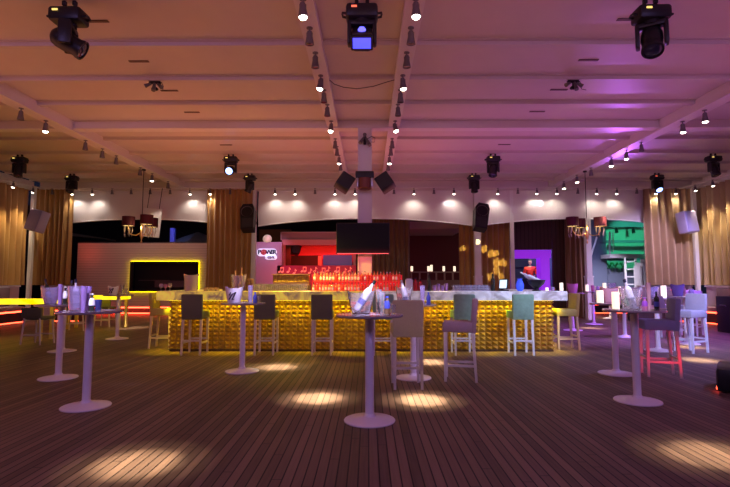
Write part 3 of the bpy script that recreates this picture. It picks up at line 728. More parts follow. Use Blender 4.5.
# banquettes with red light under them
def banquette(label, loc, rz, L, group):
    t = thing('banquette', label, 'sofa', loc, rz, group)      # faces local -Y, back at +Y
    MB().box((0, .05, .20), (L, .55, .32)).build('base', mat('plinth_dark', (.05, .03, .04), .6), t)
    MB().box((0, .10, .02), (L*.98, .4, .04)).build('plinth', mat('plinth_dark', (.05, .03, .04), .6), t)
    MB().box((0, -.17, .012), (L, .05, .024)).build('led_strip', RLED, t)
    MB().box((0, -.215, .385), (L, .03, .05)).build('led_strip', RLED, t)
    n = max(1, round(L/.9))
    for k in range(n): MB().rbox((-L/2+L*(k+.5)/n, .05, .48), (L/n-.02, .58, .16), .03, 2).build('seat_cushion', SOFAR, t)
    for k in range(n): MB().rbox((-L/2+L*(k+.5)/n, .38, .86), (L/n-.02, .14, .70), .03, 2).build('back_cushion', SOFA, t)
    return t
q = banquette('plum banquette along the left wall, nearer stretch', (XL+.60, 12.9, 0), R(90), 2.7, 'banquettes along the left side')
dup(q, 'plum banquette along the left wall, farther stretch by the corner', (XL+.60, 15.95, 0), (0, 0, R(90)))
q2 = banquette('short plum banquette under the curtain at back left', (-11.0+.08, 17.8, 0), 0, .98, 'banquettes along the left side')
q3 = banquette('plum banquette under the spotlit curtain at back right', (10.5, 17.8, 0), 0, 1.9, 'banquettes along the right side')
dup(q, 'plum banquette along the right wall, farther stretch by the corner', (XR-.60, 15.85, 0), (0, 0, R(-90)), 'banquettes along the right side')
dup(q, 'plum banquette along the right wall, nearer stretch by the dark cabinet', (XR-.60, 12.1, 0), (0, 0, R(-90)), 'banquettes along the right side')
banquette('far banquette with red light strips in front of the green-lit opening', (10.2, 22.4, 0), 0, 3.6, 'far banquettes')

# black boxes at the right edge
p = gp(716.5, 393)
t = thing('stage_monitor', 'low black box on the deck at the right edge', 'speaker', p+Matrix.Rotation(R(-37), 3, 'Z') @ Vector((.36, .42, 0)), R(-37))
MB().rbox((0, 0, .165), (.70, .80, .29), .02, 2).build('cabinet', BLACK, t)
for x in (-1, 1):
    for y in (-1, 1): MB().cyl((x*.28, y*.33, 0), (x*.28, y*.33, .03), .03, n=10).build('foot', BLACKM, t)
MB().box((-.352, 0, .165), (.01, .7, .22)).build('grille', BLACKM, t)
MB().box((-.352, -.30, .05), (.02, .08, .03)).build('red_lamp', RLED, t)
spot(t.matrix_basis @ Vector((-.42, -.30, .10)), (4.45, 7.6, .35), 32, (1, .02, .04), 50, .9, .03)
p = at(724, 320, 13.9)
t = thing('subwoofer', 'tall black speaker cabinet by the right banquette at the right edge', 'speaker', (p.x+.28, 13.9, 0))
MB().rbox((0, 0, .51), (.55, .6, 1.02), .02, 2).build('cabinet', BLACK, t)
MB().box((0, -.302, .51), (.48, .012, .92)).build('grille', BLACKM, t)
MB().tube([(-.278, -.1, .75), (-.30, -.1, .77), (-.30, .1, .77), (-.278, .1, .75)], .012, 6).build('handle', CHROME, t)
# ================================================================ THINGS ON THE TABLES AND THE BAR
TT = 1.101
def on(key, px, dy=0.0):
    y = TB[key].location.y+dy; return Vector((at(px, 300, y).x, y, TT))
def bucket(label, loc, h=.22, rt=.135, rb=.085, m=ACRYL, sc=1.0, mark=None, group='ice buckets', wings=True):
    t = thing('ice_bucket', label, 'ice bucket', loc, 0, group)
    n = 32; prof = [(.001, 0), (rb, 0), (rb+.01, .01), (rt*.93, h*.75), (rt, h), (rt-.008, h), (rt*.93-.008, h*.75), (rb, .014), (.001, .014)]
    b = MB(); vs = []; fs = []
    for r, z in prof:
        for i in range(n):
            a = 2*PI*i/n; k = 1+(.10*abs(math.cos(a))**6*(z/h) if wings else 0)
            vs.append((r*k*math.cos(a), r*k*math.sin(a), z+(.03*abs(math.cos(a))**6 if wings and r > rb+.02 and z > h*.9 else 0)))
    for k in range(len(prof)-1):
        for i in range(n): j = (i+1) % n; fs.append((k*n+i, k*n+j, (k+1)*n+j, (k+1)*n+i))
    b.add(vs, fs, None, True); b.build('tub', m, t)
    if mark:
        b = MB()
        for x0, z0, x1, z1, w in ((-.05, .05, .01, .15, .016), (.0, .05, .06, .17, .016), (-.045, .12, -.02, .17, .012), (.01, .14, .06, .17, .01), (-.01, .05, .03, .06, .012)):
            rr = rb+(rt-rb)*((z0+z1)/2/h)+.008; dx, dz = x1-x0, z1-z0; L = math.hypot(dx, dz); nx, nz = -dz/L*w/2, dx/L*w/2
            b.prism([(x0+nx, z0+nz), (x1+nx, z1+nz), (x1-nx, z1-nz), (x0-nx, z0-nz)], -rr-.006, -rr+.012)
        b.build('mark', mark, t)
    return t
def ice(label, loc, r=.09, z=.045):
    b = MB(); rnd = random.Random(int(loc.x*100))
    for k in range(40):
        a = rnd.random()*2*PI; q = r*math.sqrt(rnd.random())*.85; zz = .035+rnd.random()*z; s_ = .028
        if abs(q*math.sin(a)) < .068: continue
        b.rbox((q*math.cos(a), q*math.sin(a), zz), (s_, s_, s_), .004, 1, rot=(rnd.random(), rnd.random(), rnd.random()))
    o = b.build('ice_cubes', ICE); o.location = loc; tag(o, label, 'ice', None, 'stuff'); return o
def tall_glass(label, loc, m=GLASS, h=.25, r=.034, group='tall glasses on the high tables'):
    return tumbler(label, group, loc, h, r, m, 'tall_glass', .75)
def lean(loc, dx, z, ang):   # bottle leaning in a bucket by ang degrees to the right
    return dict(loc=(loc.x+dx, loc.y, loc.z+z), rot=(0, R(ang), 0))
def blue_bottle(label, loc, h=.19, body=None, cap=None):
    t = thing('mixer_bottle', label, 'bottle', loc, 0, 'small bottles on the high tables')
    MB().lathe([(.001, 0), (.03, 0), (.032, .01), (.032, h*.5), (.02, h*.72), (.014, h*.8), (.014, h*.92), (.001, h*.92)], 16).build('glass_body', body or mat('amber_glass', (.35, .2, .1), .12, trans=.4), t)
    MB().lathe([(.0328, h*.32), (.0328, h*.55), (.021, h*.74), (.0205, h*.74), (.0320, h*.55), (.0320, h*.32)], 16).build('label', cap or GLASSB, t)
    MB().lathe([(.001, h*.91), (.016, h*.91), (.016, h), (.001, h)], 12).build('cap', cap or mat('blue_cap', (.08, .12, .7), .4), t)
    return t
def lamp(label, loc, h=.18, r=.034, group='white glowing table lamps'):
    t = thing('table_lamp', label, 'lamp', loc, 0, group)
    MB().lathe([(.001, .006), (r, .006), (r, h), (r*.85, h), (r*.85, h-.02), (.001, h-.02)], 20).build('glowing_shade', CANDLE, t)
    MB().lathe([(.001, 0), (r*1.05, 0), (r*1.05, .008), (.001, .008)], 20).build('base', WHITE, t)
    return t
PURP = mat('lilac_acrylic', (.74, .64, .96), .12, trans=.75)
MAUVE = mat('mauve_glass', (.42, .26, .66), .2, trans=.35)

# centre foreground table
p = on('centre', 361, .02); bucket('clear ice bucket with a tilted silver bottle on the centre foreground table', p)
ice('ice cubes inside the bucket on the centre foreground table', p)
bottle_proto('champagne_bottle', 'silver bottle with navy band leaning in the bucket on the centre foreground table', 'bottle', 'bottles in ice buckets', .36, .041, mat('silver_bottle', (.8, .8, .88), .2, metal=.3), GLASSD, LABELN, **lean(p, -.045, .05, 33), labz=(.2, .36))
tall_glass('tall empty glass beside the tilted bottle on the centre foreground table, left one', on('centre', 378.5, .06), h=.26)
tall_glass('tall empty glass on the centre foreground table, touching the blue-topped bottle', on('centre', 382.0, -.04), h=.235)
blue_bottle('small blue-topped bottle on the centre foreground table', on('centre', 387.2, 0))
tumbler('short tumbler right of the blue-topped bottle on the centre foreground table', 'short tumblers', on('centre', 393, .03), .10, .03)
# table in front of the bar
p = on('mid', 234, 0); bucket('white ice bucket with a dark slanted mark, on the table before the bar', p, .23, .135, .09, mat('white_bucket', (.82, .78, .9), .3), mark=mat('mark_black', (.02, .02, .04), .5))
tall_glass('tall lilac glass on the table before the bar, right of the marked bucket', on('mid', 250.3, .02), PURP, .28, .042)
blue_bottle('small blue bottle on the table before the bar', on('mid', 255, -.05), .17, GLASSB)
tumbler('short tumbler at the right rim of the table before the bar', 'short tumblers', on('mid', 259.2, .04), .11, .03)
# table behind the beige stool
p = on('rear', 404, .02); bucket('ice bucket with a pale bottle, rising behind the beige stool', p, .24, .12, .085)
bottle_proto('champagne_bottle', 'pale bottle standing in the bucket behind the beige stool', 'bottle', 'bottles in ice buckets', .34, .041, mat('silver_bottle', (.8, .8, .88), .2, metal=.3), CAPS, LABELN, **lean(p, .03, .03, -12), labz=(.1, .25))
tall_glass('tall frosted glass on the table behind the beige stool', on('rear', 422.5, 0), PURP, .28, .04)
blue_bottle('blue bottle at the right rim of the table behind the beige stool', on('rear', 428.5, -.03), .18, GLASSB)
# nearest left table
p = on('left', 75.5, 0); bucket('tall lilac ice bucket on the nearest left high table', p, .29, .085, .055, PURP, wings=False)
bottle_proto('champagne_bottle', 'navy-capped bottle leaning in the tall lilac bucket at left', 'bottle', 'bottles in ice buckets', .34, .036, mat('silver_bottle', (.8, .8, .88), .2, metal=.3), CAPD, LABELW, **lean(p, .02, .03, -5))
tall_glass('tall mauve glass on the nearest left table, next to the lilac bucket', on('left', 83.5, -.06), MAUVE, .29, .032)
tall_glass('slanting tall mauve glass on the nearest left table', on('left', 87.0, .05), MAUVE, .285, .026).rotation_euler = (0, R(5), 0)
blue_bottle('round white-and-blue bottle with dark foot on the nearest left table', on('left', 92, .0), .20, GLASSD, LABELW)
tumbler('navy tumbler at the right of the nearest left table', 'short tumblers', on('left', 98.5, .04), .13, .04, mat('navy_glass', (.05, .05, .2), .1, trans=.3))
# second left table
p = on('left2', 50.5, 0); bucket('flared mauve ice bucket on the far left high table', p, .25, .13, .07, PURP)
bottle_proto('champagne_bottle', 'navy-capped bottle leaning left in the flared mauve bucket', 'bottle', 'bottles in ice buckets', .36, .038, GLASSD, CAPD, LABELN, **lean(p, -.01, .03, -14))
tall_glass('tall mauve glass on the far left high table', on('left2', 60, -.05), MAUVE, .30, .034)
blue_bottle('white bottle with a dark foot on the far left high table', on('left2', 65, 0), .27, GLASSD, LABELW)
bottle_proto('champagne_bottle', 'upright navy bottle at the right of the far left high table', 'bottle', 'upright bottles on the high tables', .36, .038, GLASSD, CAPD, LABELW, loc=on('left2', 71.0, .0))
# pavilion-side table
p = on('left4', 113, 0); bucket('small white bucket with a dark mark on the table by the slatted pavilion', p, .20, .125, .085, mat('white_bucket', (.82, .78, .9), .3), mark=mat('mark_black', (.02, .02, .04), .5))
tall_glass('tall clear glass on the table by the slatted pavilion', on('left4', 122.0, 0), GLASS, .26, .045)
tumbler('squat jar on the table by the slatted pavilion', 'short tumblers', on('left4', 126.8, .0), .15, .05, GLASS)
p = on('left3', 66, 0); bucket('clear ice bucket on the table hidden behind the left foreground pair', p, .22, .12, .08)
# right foreground table
lamp('white glowing lamp at the left rim of the right foreground table', on('right', 615.5, -.02), .215, .042)
p = on('right', 631, .02); bucket('clear ice bucket on the right foreground table', p, .24, .125, .09)
ice('ice cubes inside the bucket on the right foreground table', p)
bottle_proto('champagne_bottle', 'silver bottle with dark cap leaning left in the bucket on the right foreground table', 'bottle', 'bottles in ice buckets', .36, .042, mat('silver_bottle', (.8, .8, .88), .2, metal=.3), CAPD, mat('grey_label', (.2, .2, .26), .5), **lean(p, .035, .03, -18), labz=(.28, .36))
blue_bottle('small pink bottle on the right foreground table', on('right', 644.5, -.13), .15, GLASSP, mat('purple_cap', (.25, .05, .4), .4))
tall_glass('tall salmon-pink glass on the right foreground table', on('right', 649, 0), mat('salmon_glass', (.68, .38, .42), .25, trans=.25), .33, .026)
tumbler('amber tumbler beside the tall salmon-pink glass', 'short tumblers', on('right', 646, .10), .13, .035, mat('amber_glass', (.35, .2, .1), .12, trans=.4))
bottle_proto('sauce_bottle', 'small dark bottle on the right foreground table', 'bottle', 'small bottles on the high tables', .22, .03, GLASSD, CAPD, LABELN, loc=on('right', 656.5, -.05))
t = thing('menu_holder', 'pale tilted menu card at the right rim of the right foreground table', 'menu', on('right', 661.5, .06))
MB().box((0, 0, .0), (.09, .008, .16), rot=(R(-15), 0, R(20)), M=Matrix.Translation((0, 0, .085))).build('card', mat('card_blue', (.45, .5, .75), .5), t)
MB().box((0, 0, .008), (.10, .05, .014), rz=R(20)).build('base', WHITE, t)
# second right table
lamp('white glowing lamp on the second right table, behind the foreground one', on('right2', 600.2, -.02), .20, .05)
p = on('right2', 609.5, .14); bucket('pink ice bucket on the second right table', p, .23, .13, .08, mat('pink_acrylic', (.75, .42, .55), .25, trans=.4))
tumbler('pink short glass on the second right table', 'short tumblers', on('right2', 622, -.02), .12, .04, GLASSP)
# others on the right
lamp('white glowing lamp on the far table below the right chandelier', on('right5', 587.5, 0), .22, .05)
tumbler('pink goblet on the far table below the right chandelier', 'short tumblers', on('right5', 593, 0), .2, .06, GLASSP)
tumbler('lilac glass on the far table below the right chandelier', 'short tumblers', on('right5', 598.5, 0), .17, .06, PURP)
lamp('white glowing lamp on the farthest high table', on('right7', 605, 0), .27, .06)
p = on('right7', 612.5, 0); bucket('mauve bucket on the farthest high table', p, .26, .15, .1, PURP)
lamp('white glowing lamp on the table beside the pale blue-grey stool', on('right3', 664, 0), .25, .05)
p = on('right3', 653, .10); bucket('lilac ice bucket on the table beside the pale blue-grey stool', p, .22, .12, .08, PURP)
TB['right8'].location.x = at(685, 300, 11.45).x
p = on('right8', 678, .02); bucket('dark violet ice bucket on the table behind the pale blue-grey stool', p, .25, .14, .09, mat('violet_glass', (.25, .15, .5), .2, trans=.4))
blue_bottle('pink bottle on the table behind the pale blue-grey stool', on('right8', 685.5, 0), .22, GLASSP, GLASSP)
tumbler('lilac tumbler on the table behind the pale blue-grey stool', 'short tumblers', on('right8', 692, .0), .16, .05, PURP)
p = on('right6', 573, 0); bucket('pinkish bucket on the far table past the yellow-lit stool', p, .26, .15, .1, mat('pink_acrylic', (.75, .42, .55), .25, trans=.4))
lamp('white glowing lamp on the slim table behind the right foreground pair', on('right4', 619.5, .0), .2, .045)
# on the bar
def bar(px, dy=.2):
    y = BF-.24+dy; return Vector((at(px, 290, y).x, y, CZ+.001))
for k, (px, m, lb, hh) in enumerate(((147, PURP, 'lilac goblet at the left end of the bar counter', .15), (150.3, GLASSP, 'pink goblet at the left end of the bar counter', .14), (153.6, GLASS, 'clear goblet at the left end of the bar counter', .16))):
    q = bar(161+k*4.4, .3); t = thing('goblet', lb, 'glass', q, 0, 'goblets at the left end of the bar')
    MB().lathe([(.001, 0), (.035, 0), (.035, .005), (.006, .012), (.006, hh*.4), (.03, hh*.5), (.042, hh*.75), (.036, hh), (.032, hh), (.037, hh*.75), (.026, hh*.52), (.001, hh*.47)], 18).build('bowl', m, t)
q = bar(191, .25); bucket('wavy clear pitcher standing on the bar above the leftmost olive stool', q, .33, .145, .12, mat('smoky_acrylic', (.75, .6, .6), .2, trans=.5))
bottle_proto('champagne_bottle', 'dark bottle inside the wavy clear pitcher on the bar', 'bottle', 'bottles in ice buckets', .34, .04, GLASSD, GLASSD, None, **lean(q, -.02, .03, 12))
for k, px in enumerate((206, 211.5, 217)):
    tumbler('low yellow-lit glass dish on the bar left of the marked bucket, %s from the left' % ORD[k], 'low glass dishes on the bar', bar(px, .22+.05*k), .07, .05, mat('clear_yellow_lit', (.85, .65, .3), .15, trans=.5), 'glass_dish', .9)  # yellow light put into the colour of the clear dishes
q = bar(238.5, .25); bucket('lilac ice bucket with gold sides standing on the bar', q, .32, .15, .12, PURP)
bottle_proto('champagne_bottle', 'gold-necked bottle in the lilac bucket on the bar, left one', 'bottle', 'bottles in ice buckets', .40, .038, GOLDF, GOLDF, None, **lean(q, -.05, .03, -3))
bottle_proto('champagne_bottle', 'taller gold-necked bottle in the lilac bucket on the bar, right one', 'bottle', 'bottles in ice buckets', .46, .038, GOLDF, GOLDF, None, **lean(q, .045, .03, 2))
t = thing('storage_jar', 'amber lidded jar on the bar right of the lilac bucket', 'jar', bar(250.3, .3))
MB().lathe([(.001, 0), (.062, 0), (.066, .02), (.066, .22), (.001, .22)], 20).build('glass_body', mat('amber_glass', (.35, .2, .1), .12, trans=.4), t)
MB().lathe([(.001, .22), (.07, .22), (.07, .25), (.001, .26)], 20).build('lid', mat('wood_lid', (.3, .17, .1), .5), t)
t = thing('napkin_box', 'white upright napkin box on the bar beside the red bottles', 'box', bar(409, .3))
MB().rbox((0, 0, .12), (.15, .1, .24), .008, 1).build('box', mat('white_card', (.75, .78, .88), .5), t)
MB().box((0, 0, .245), (.10, .02, .03)).build('napkins', LABELW, t)
RB = mat('red_liqueur', (.6, .02, .03), .12, trans=.3)
bottle_proto('liqueur_bottle', 'red bottle on the bar beside the white napkin box, left one', 'bottle', 'red bottles on the bar', .28, .045, RB, CAPD, None, loc=bar(415.5, .35))
bottle_proto('liqueur_bottle', 'red bottle on the bar, between the napkin box and the black bottle', 'bottle', 'red bottles on the bar', .25, .045, RB, CAPD, None, loc=bar(420.5, .38))
bottle_proto('wine_bottle', 'black bottle on the bar left of the sage stool behind the taupe one', 'bottle', 'dark bottles on the bar', .33, .045, GLASSD, GLASSD, None, loc=bar(429, .3))
for k, px in enumerate((434.5, 438.5, 442.5, 446.5)):
    tumbler('mauve tumbler on the bar just left of the long grey rack, %s from the left' % ORD[k], 'mauve tumblers on the bar', bar(px, .28), (.12, .15, .11, .16)[k], .036, MAUVE)
bottle_proto('wine_bottle', 'tall black bottle on the bar beside the tilted white screen', 'bottle', 'dark bottles on the bar', .36, .045, GLASSD, GLASSD, None, loc=bar(493, .05+.36))
t = thing('till_terminal', 'black touch-screen till with a tilted pale screen on the bar', 'till', bar(503.5, .34))
MB().rbox((0, .02, .012), (.2, .16, .024), .006, 1).rbox((-.02, .05, .1), (.05, .03, .18), .006, 1).build('stand', BLACK, t)
h = MB().rbox((0, 0, 0), (.2, .025, .22), .008, 1, M=Matrix.Translation((0, .0, .14)) @ Euler((R(-18), 0, R(-35))).to_matrix().to_4x4()).build('casing', BLACK, t)
MB().box((0, -.0145, 0), (.15, .006, .18), M=Matrix.Translation((0, .0, .14)) @ Euler((R(-18), 0, R(-35))).to_matrix().to_4x4()).build('screen', mat('screen_on', (.7, .85, .95), .3, emit=(.6, .85, 1), es=1.0), h)
q = bar(536.5, .25); t = thing('champagne_bowl', 'wide black bowl on a foot, standing on the right of the bar', 'bowl', q)
MB().lathe([(.001, 0), (.09, 0), (.09, .015), (.05, .03), (.05, .06), (.09, .09), (.155, .15), (.185, .23), (.175, .23), (.145, .155), (.08, .1), (.001, .095)], 32).build('bowl', BLACK, t)
MB().lathe([(.183, .222), (.19, .228), (.183, .236)], 32).build('rim', mat('dark_rim', (.1, .1, .13), .3, metal=.6), t)
sv = mat('pearl_bottle', (.78, .78, .86), .25)
bottle_proto('champagne_bottle', 'white bottle leaning far left out of the black bowl, upper one', 'bottle', 'bottles in the black bowl', .38, .038, sv, sv, None, **lean(q, .0, .185, -58))
bottle_proto('champagne_bottle', 'white bottle leaning left out of the black bowl, nearer one', 'bottle', 'bottles in the black bowl', .36, .038, sv, sv, None, loc=(q.x+.04, q.y-.09, q.z+.205), rot=(0, R(-64), 0))
t = thing('glass_jar', 'bright blue glass jar on the bar left of the black bowl', 'jar', bar(520, .3))
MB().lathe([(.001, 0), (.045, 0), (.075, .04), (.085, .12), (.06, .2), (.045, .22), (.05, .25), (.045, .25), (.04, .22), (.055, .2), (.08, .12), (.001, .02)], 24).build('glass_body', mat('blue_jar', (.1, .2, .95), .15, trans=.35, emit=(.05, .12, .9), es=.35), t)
MB().lathe([(.001, .25), (.052, .25), (.052, .27), (.001, .275)], 18).build('lid', GLASSB, t)
lamp('small white glowing lamp near the right end of the bar', bar(561.5, .3), .17, .035)
lamp('tiny glowing candle cup on the bar between the black bowl and its right end', bar(547, .2), .07, .03)
tumbler('small lilac glass on the bar right of the black bowl', 'short tumblers', bar(553, .25), .08, .036, PURP)

# ================================================================ BEYOND THE BACK FRAME
Yp = 21.2
def P(px, py, Y=Yp): v = at(px, py, Y); return v.x, v.z
def slab(b, px0, py0, px1, py1, Y, d, M=None):
    x0, z0 = P(px0, py0, Y); x1, z1 = P(px1, py1, Y)
    return b.box(((x0+x1)/2, Y+d/2, (z0+z1)/2), (abs(x1-x0), d, abs(z0-z1)))
# --- slatted pavilion with yellow-lit hatch
ox, oz = P(78, 243); o1, _ = P(224, 243); hx0, hz1 = P(131.5, 261.5); hx1, hz0 = P(199, 291.5)
t = thing('pavilion', 'white slatted pavilion wall with a yellow-lit dark hatch', 'pavilion', ((ox+o1)/2, Yp, 0))
def pv(name, mb, m):
    T = Matrix.Translation((-(ox+o1)/2, -Yp, 0)); mb.v = [T @ v for v in mb.v]; return mb.build(name, m, t)
b = MB(); zl = .34
for (xa, xb, za, zb) in ((ox, hx0, zl, oz), (hx1, o1, zl, oz), (hx0, hx1, hz1, oz), (hx0, hx1, zl, hz0)):
    b.box(((xa+xb)/2, Yp+.1, (za+zb)/2), (xb-xa, .2, zb-za))
b.box((ox+.1, Yp+1.1, (zl+oz)/2), (.2, 1.8, oz-zl)).box((o1-.1, Yp+1.1, (zl+oz)/2), (.2, 1.8, oz-zl))
pv('slatted_wall', b, LOUVRE)
pv('roof', MB().box(((ox+o1)/2, Yp+1, oz+.02), (o1-ox, 2.0, .04)), mat('roof_dark', (.05, .05, .06), .7))
pv('plinth', MB().box(((ox+o1)/2, Yp+1.05, .17), (o1-ox-.1, 1.9, .34)), mat('plinth_dark', (.05, .03, .04), .6))
pv('floor_led', MB().box(((ox+o1)/2, Yp+.06, .30), (o1-ox-.1, .06, .05)).box(((ox+o1)/2, Yp-.02, .06), (o1-ox-.1, .06, .04)), RLED)
w = .075
pv('hatch_frame', MB().box((hx0+w/2, Yp-.04, (hz0+hz1)/2), (w, .16, hz1-hz0)).box((hx1-w/2, Yp-.04, (hz0+hz1)/2), (w, .16, hz1-hz0)).box(((hx0+hx1)/2, Yp-.04, hz1-w/2), (hx1-hx0, .16, w)).box(((hx0+hx1)/2, Yp-.04, hz0+w/2), (hx1-hx0, .16, w)), mat('frame_black', (.02, .015, .015), .5))
pv('hatch_recess', MB().box(((hx0+hx1)/2, Yp+.85, (hz0+hz1)/2), (hx1-hx0+.4, .1, hz1-hz0+.5)).box(((hx0+hx1)/2, Yp+.5, hz0-.05), (hx1-hx0+.2, .7, .06)), mat('recess_dark', (.03, .018, .03), .5))
pv('hatch_shelf', MB().box((hx0+.75, Yp+.6, P(140, 280.3)[1]), (1.3, .2, .03)).box(((hx0+hx1)/2+.4, Yp+.7, P(140, 284)[1]), (2.2, .25, .3)), mat('shelf_plum', (.18, .10, .14), .5))
L = .016
b = MB()
b.box(((hx0+hx1)/2, Yp-.07, hz1+L/2), (hx1-hx0, .03, L)).box(((hx0+hx1)/2, Yp-.07, hz0-L/2), (hx1-hx0, .03, L)).box((hx0-L/2, Yp-.07, (hz0+hz1)/2), (L, .03, hz1-hz0)).box((hx1+L/2, Yp-.07, (hz0+hz1)/2), (L, .03, hz1-hz0))
pv('hatch_led', b, mat('yellow_led_bright', (1, .8, 0), .4, emit=(1, .74, .0), es=6))

# --- pink partition with the glowing sign
x0, z0 = P(256.5, 242, 20.6); x1, _ = P(282, 242, 20.6)
struct('wall_partition', MB().box(((x0+x1)/2, 20.7, z0/2), (x1-x0, .2, z0)), mat('lilac_partition', (.55, .38, .55), .5))
struct('wall_rear_brown', MB().box(((x0+x1)/2-.05, 22.2, 1.9), (x1-x0+.35, .2, 3.8)), mat('brown_wall', (.10, .055, .03), .7))
def text_mesh(s, size, M, name, m, parent, ext=.012):
    c = bpy.data.curves.new('txt', 'FONT'); c.body = s; c.size = size; c.extrude = ext; c.offset = .012; c.align_x = 'CENTER'; c.align_y = 'CENTER'
    o = bpy.data.objects.new('txt', c); COL.objects.link(o); bpy.context.view_layer.update()
    me = bpy.data.meshes.new_from_object(o.evaluated_get(bpy.context.evaluated_depsgraph_get())); bpy.data.objects.remove(o)
    me.transform(M); me.materials.clear(); me.materials.append(m); me.name = name
    q = bpy.data.objects.new(name, me); COL.objects.link(q); q.parent = parent; return q
sx_, sz_ = P(266.5, 252.3, 20.5)
t = thing('wall_sign', 'white glowing wall sign with a red ball on the lilac partition', 'sign', (sx_, 20.56, sz_))
GLOWP = mat('sign_glow', (.85, .85, 1), .4, emit=(.72, .72, 1), es=.95)
k = 20.5/487
def rrect(cx, cz, w_, h_, r):
    pts = []
    for qx, qz, a0 in ((1, 1, 0), (-1, 1, 90), (-1, -1, 180), (1, -1, 270)):
        for i in range(5): a = R(a0+i*22.5); pts.append((cx+qx*(w_/2-r)+r*math.cos(a), cz+qz*(h_/2-r)+r*math.sin(a)))
    return pts
MB().prism(rrect(0, .0, 19.5*k, 7.5*k, .13), -.03, .035).prism(rrect(4.4*k, -4.9*k, 11.5*k, 4.6*k, .09), -.03, .035).build('glow_plate', GLOWP, t)
NAVY = mat('sign_navy', (.03, .03, .12), .5); REDB = mat('sign_red', (.75, .03, .08), .4)
TX = Matrix.Rotation(R(90), 4, 'X')
for ch, cx in (('P', -7.2), ('W', 2.2), ('E', 5.4), ('R', 8.0)):
    text_mesh(ch, 6.2*k, Matrix.Translation((cx*k, -.04, .1*k)) @ TX, 'letter', NAVY, t)
MB().cyl((-3.0*k, -.035, .2*k), (-3.0*k, -.055, .2*k), 2.9*k, n=28).build('red_ball', REDB, t)
MB().lathe([(1.1*k, 0), (1.7*k, 0), (1.7*k, .012), (1.1*k, .012)], 24, Matrix.Translation((-3.0*k, -.052, .2*k)) @ TX).build('ball_ring', mat('sign_pink', (.9, .5, .55), .4), t)
text_mesh('türk', 4.2*k, Matrix.Translation((4.4*k, -.04, -4.9*k)) @ TX, 'letters', mat('sign_grey', (.25, .25, .4), .5), t)
gx_, gz_ = P(267.3, 239, 20.7); t = thing('globe_lamp', 'pale round globe lamp on top of the lilac partition', 'lamp', (gx_, 20.7, gz_))
MB().lathe([(.001, -.19)]+[(.19*math.sin(PI*i/14), -.19*math.cos(PI*i/14)) for i in range(1, 14)]+[(.001, .19)], 24).build('globe', mat('globe_cream', (.8, .7, .55), .4, emit=(1, .8, .55), es=.25), t)
MB().cyl((0, 0, z0-gz_), (0, 0, -.17), .06, .04, 14).build('base', CHROME, t)

# --- red bar kiosk
Yk = 20.9
kx0, kz = P(280.5, 232, Yk); kx1, _ = P(356, 232, Yk)
t = thing('red_kiosk', 'red-lit bar kiosk with music notes on its front', 'kiosk', ((kx0+kx1)/2, Yk, 0))
def kk(name, mb, m):
    T = Matrix.Translation((-(kx0+kx1)/2, -Yk, 0)); mb.v = [T @ v for v in mb.v]; return mb.build(name, m, t)
RK = mat('red_paint', (.75, .10, .10), .45); SALM = mat('salmon_fascia', (.80, .36, .36), .45)
kk('canopy', slab(MB(), 281, 233, 356, 239.5, Yk, 2.6), mat('mauve_canopy', (.42, .26, .28), .5))
kk('canopy_rail', slab(slab(MB(), 281, 231.8, 356, 232.8, Yk-.03, .05), 280.5, 232, 281.6, 240, Yk-.03, .05), mat('pale_metal', (.55, .45, .45), .4))
kk('fascia', slab(MB(), 282, 239.5, 356, 245, Yk-.05, .1), SALM)
kk('side_post', slab(slab(MB(), 279, 243, 284, 300, Yk, .25), 353, 245, 356, 300, Yk, .25), SALM)
kk('inner_soffit', slab(MB(), 284, 241, 356, 242.4, Yk+.1, 2.2), RK)
kk('back_wall', slab(MB(), 280, 244, 356, 300, Yk+2.3, .1), RK)
kk('dark_opening', slab(MB(), 290, 255.5, 321, 266, Yk+2.2, .08), mat('olive_dark', (.05, .035, .01), .6))
kk('blue_screen', slab(MB(), 323, 255, 352, 266, Yk+1.6, .06), mat('blue_screen', (.03, .04, .2), .3, emit=(.02, .05, .22), es=.3))
kk('yellow_post', slab(MB(), 318, 256, 321.5, 268, Yk+1.4, .1), mat('ochre', (.55, .38, .2), .5))
kk('counter_front', slab(MB(), 277, 265.5, 356, 300, Yk-.3, .12), mat('deep_red_panel', (.45, .03, .12), .4))
ML2 = mat('note_pink', (1, .35, .3), .4, emit=(1, .22, .16), es=.5)
x_at = lambda px: P(px, 270, Yk-.3)[0]; z_at = lambda py: P(300, py, Yk-.3)[1]; u = Yk/487
for px, py, kind in ((279.5, 270, 2), (288, 270, 1), (294, 271.5, 1), (302, 269.5, 2), (309.5, 271, 1), (314.5, 269.5, 1), (321, 270.5, 2), (327.5, 269, 1), (335.5, 269.5, 2), (344, 270.5, 1), (349, 269.5, 1)):
    b = MB(); x, z = x_at(px), z_at(py)
    def note(x, z):
        b.prism([(x+1.3*u*math.cos(a)*1.0, z-1.8*u+.95*u*math.sin(a)+.3*u*math.cos(a)) for a in [2*PI*i/10 for i in range(10)]], Yk-.325, Yk-.295)
        b.prism([(x+.95*u, z-1.8*u), (x+1.4*u, z-1.8*u), (x+1.4*u, z+2.6*u), (x+.95*u, z+2.6*u)], Yk-.325, Yk-.295)
    note(x, z)
    if kind == 2:
        note(x+2.9*u, z); b.prism([(x+.95*u, z+1.7*u), (x+4.3*u, z+1.7*u), (x+4.3*u, z+2.7*u), (x+.95*u, z+2.7*u)], Yk-.325, Yk-.295)
    else: b.prism([(x+1.2*u, z+2.6*u), (x+2.8*u, z+1.0*u), (x+2.6*u, z+.2*u), (x+1.2*u, z+1.3*u)], Yk-.325, Yk-.295)
    kk('music_note', b, ML2)
sx_, sz_ = P(295.5, 250, Yk+.35)
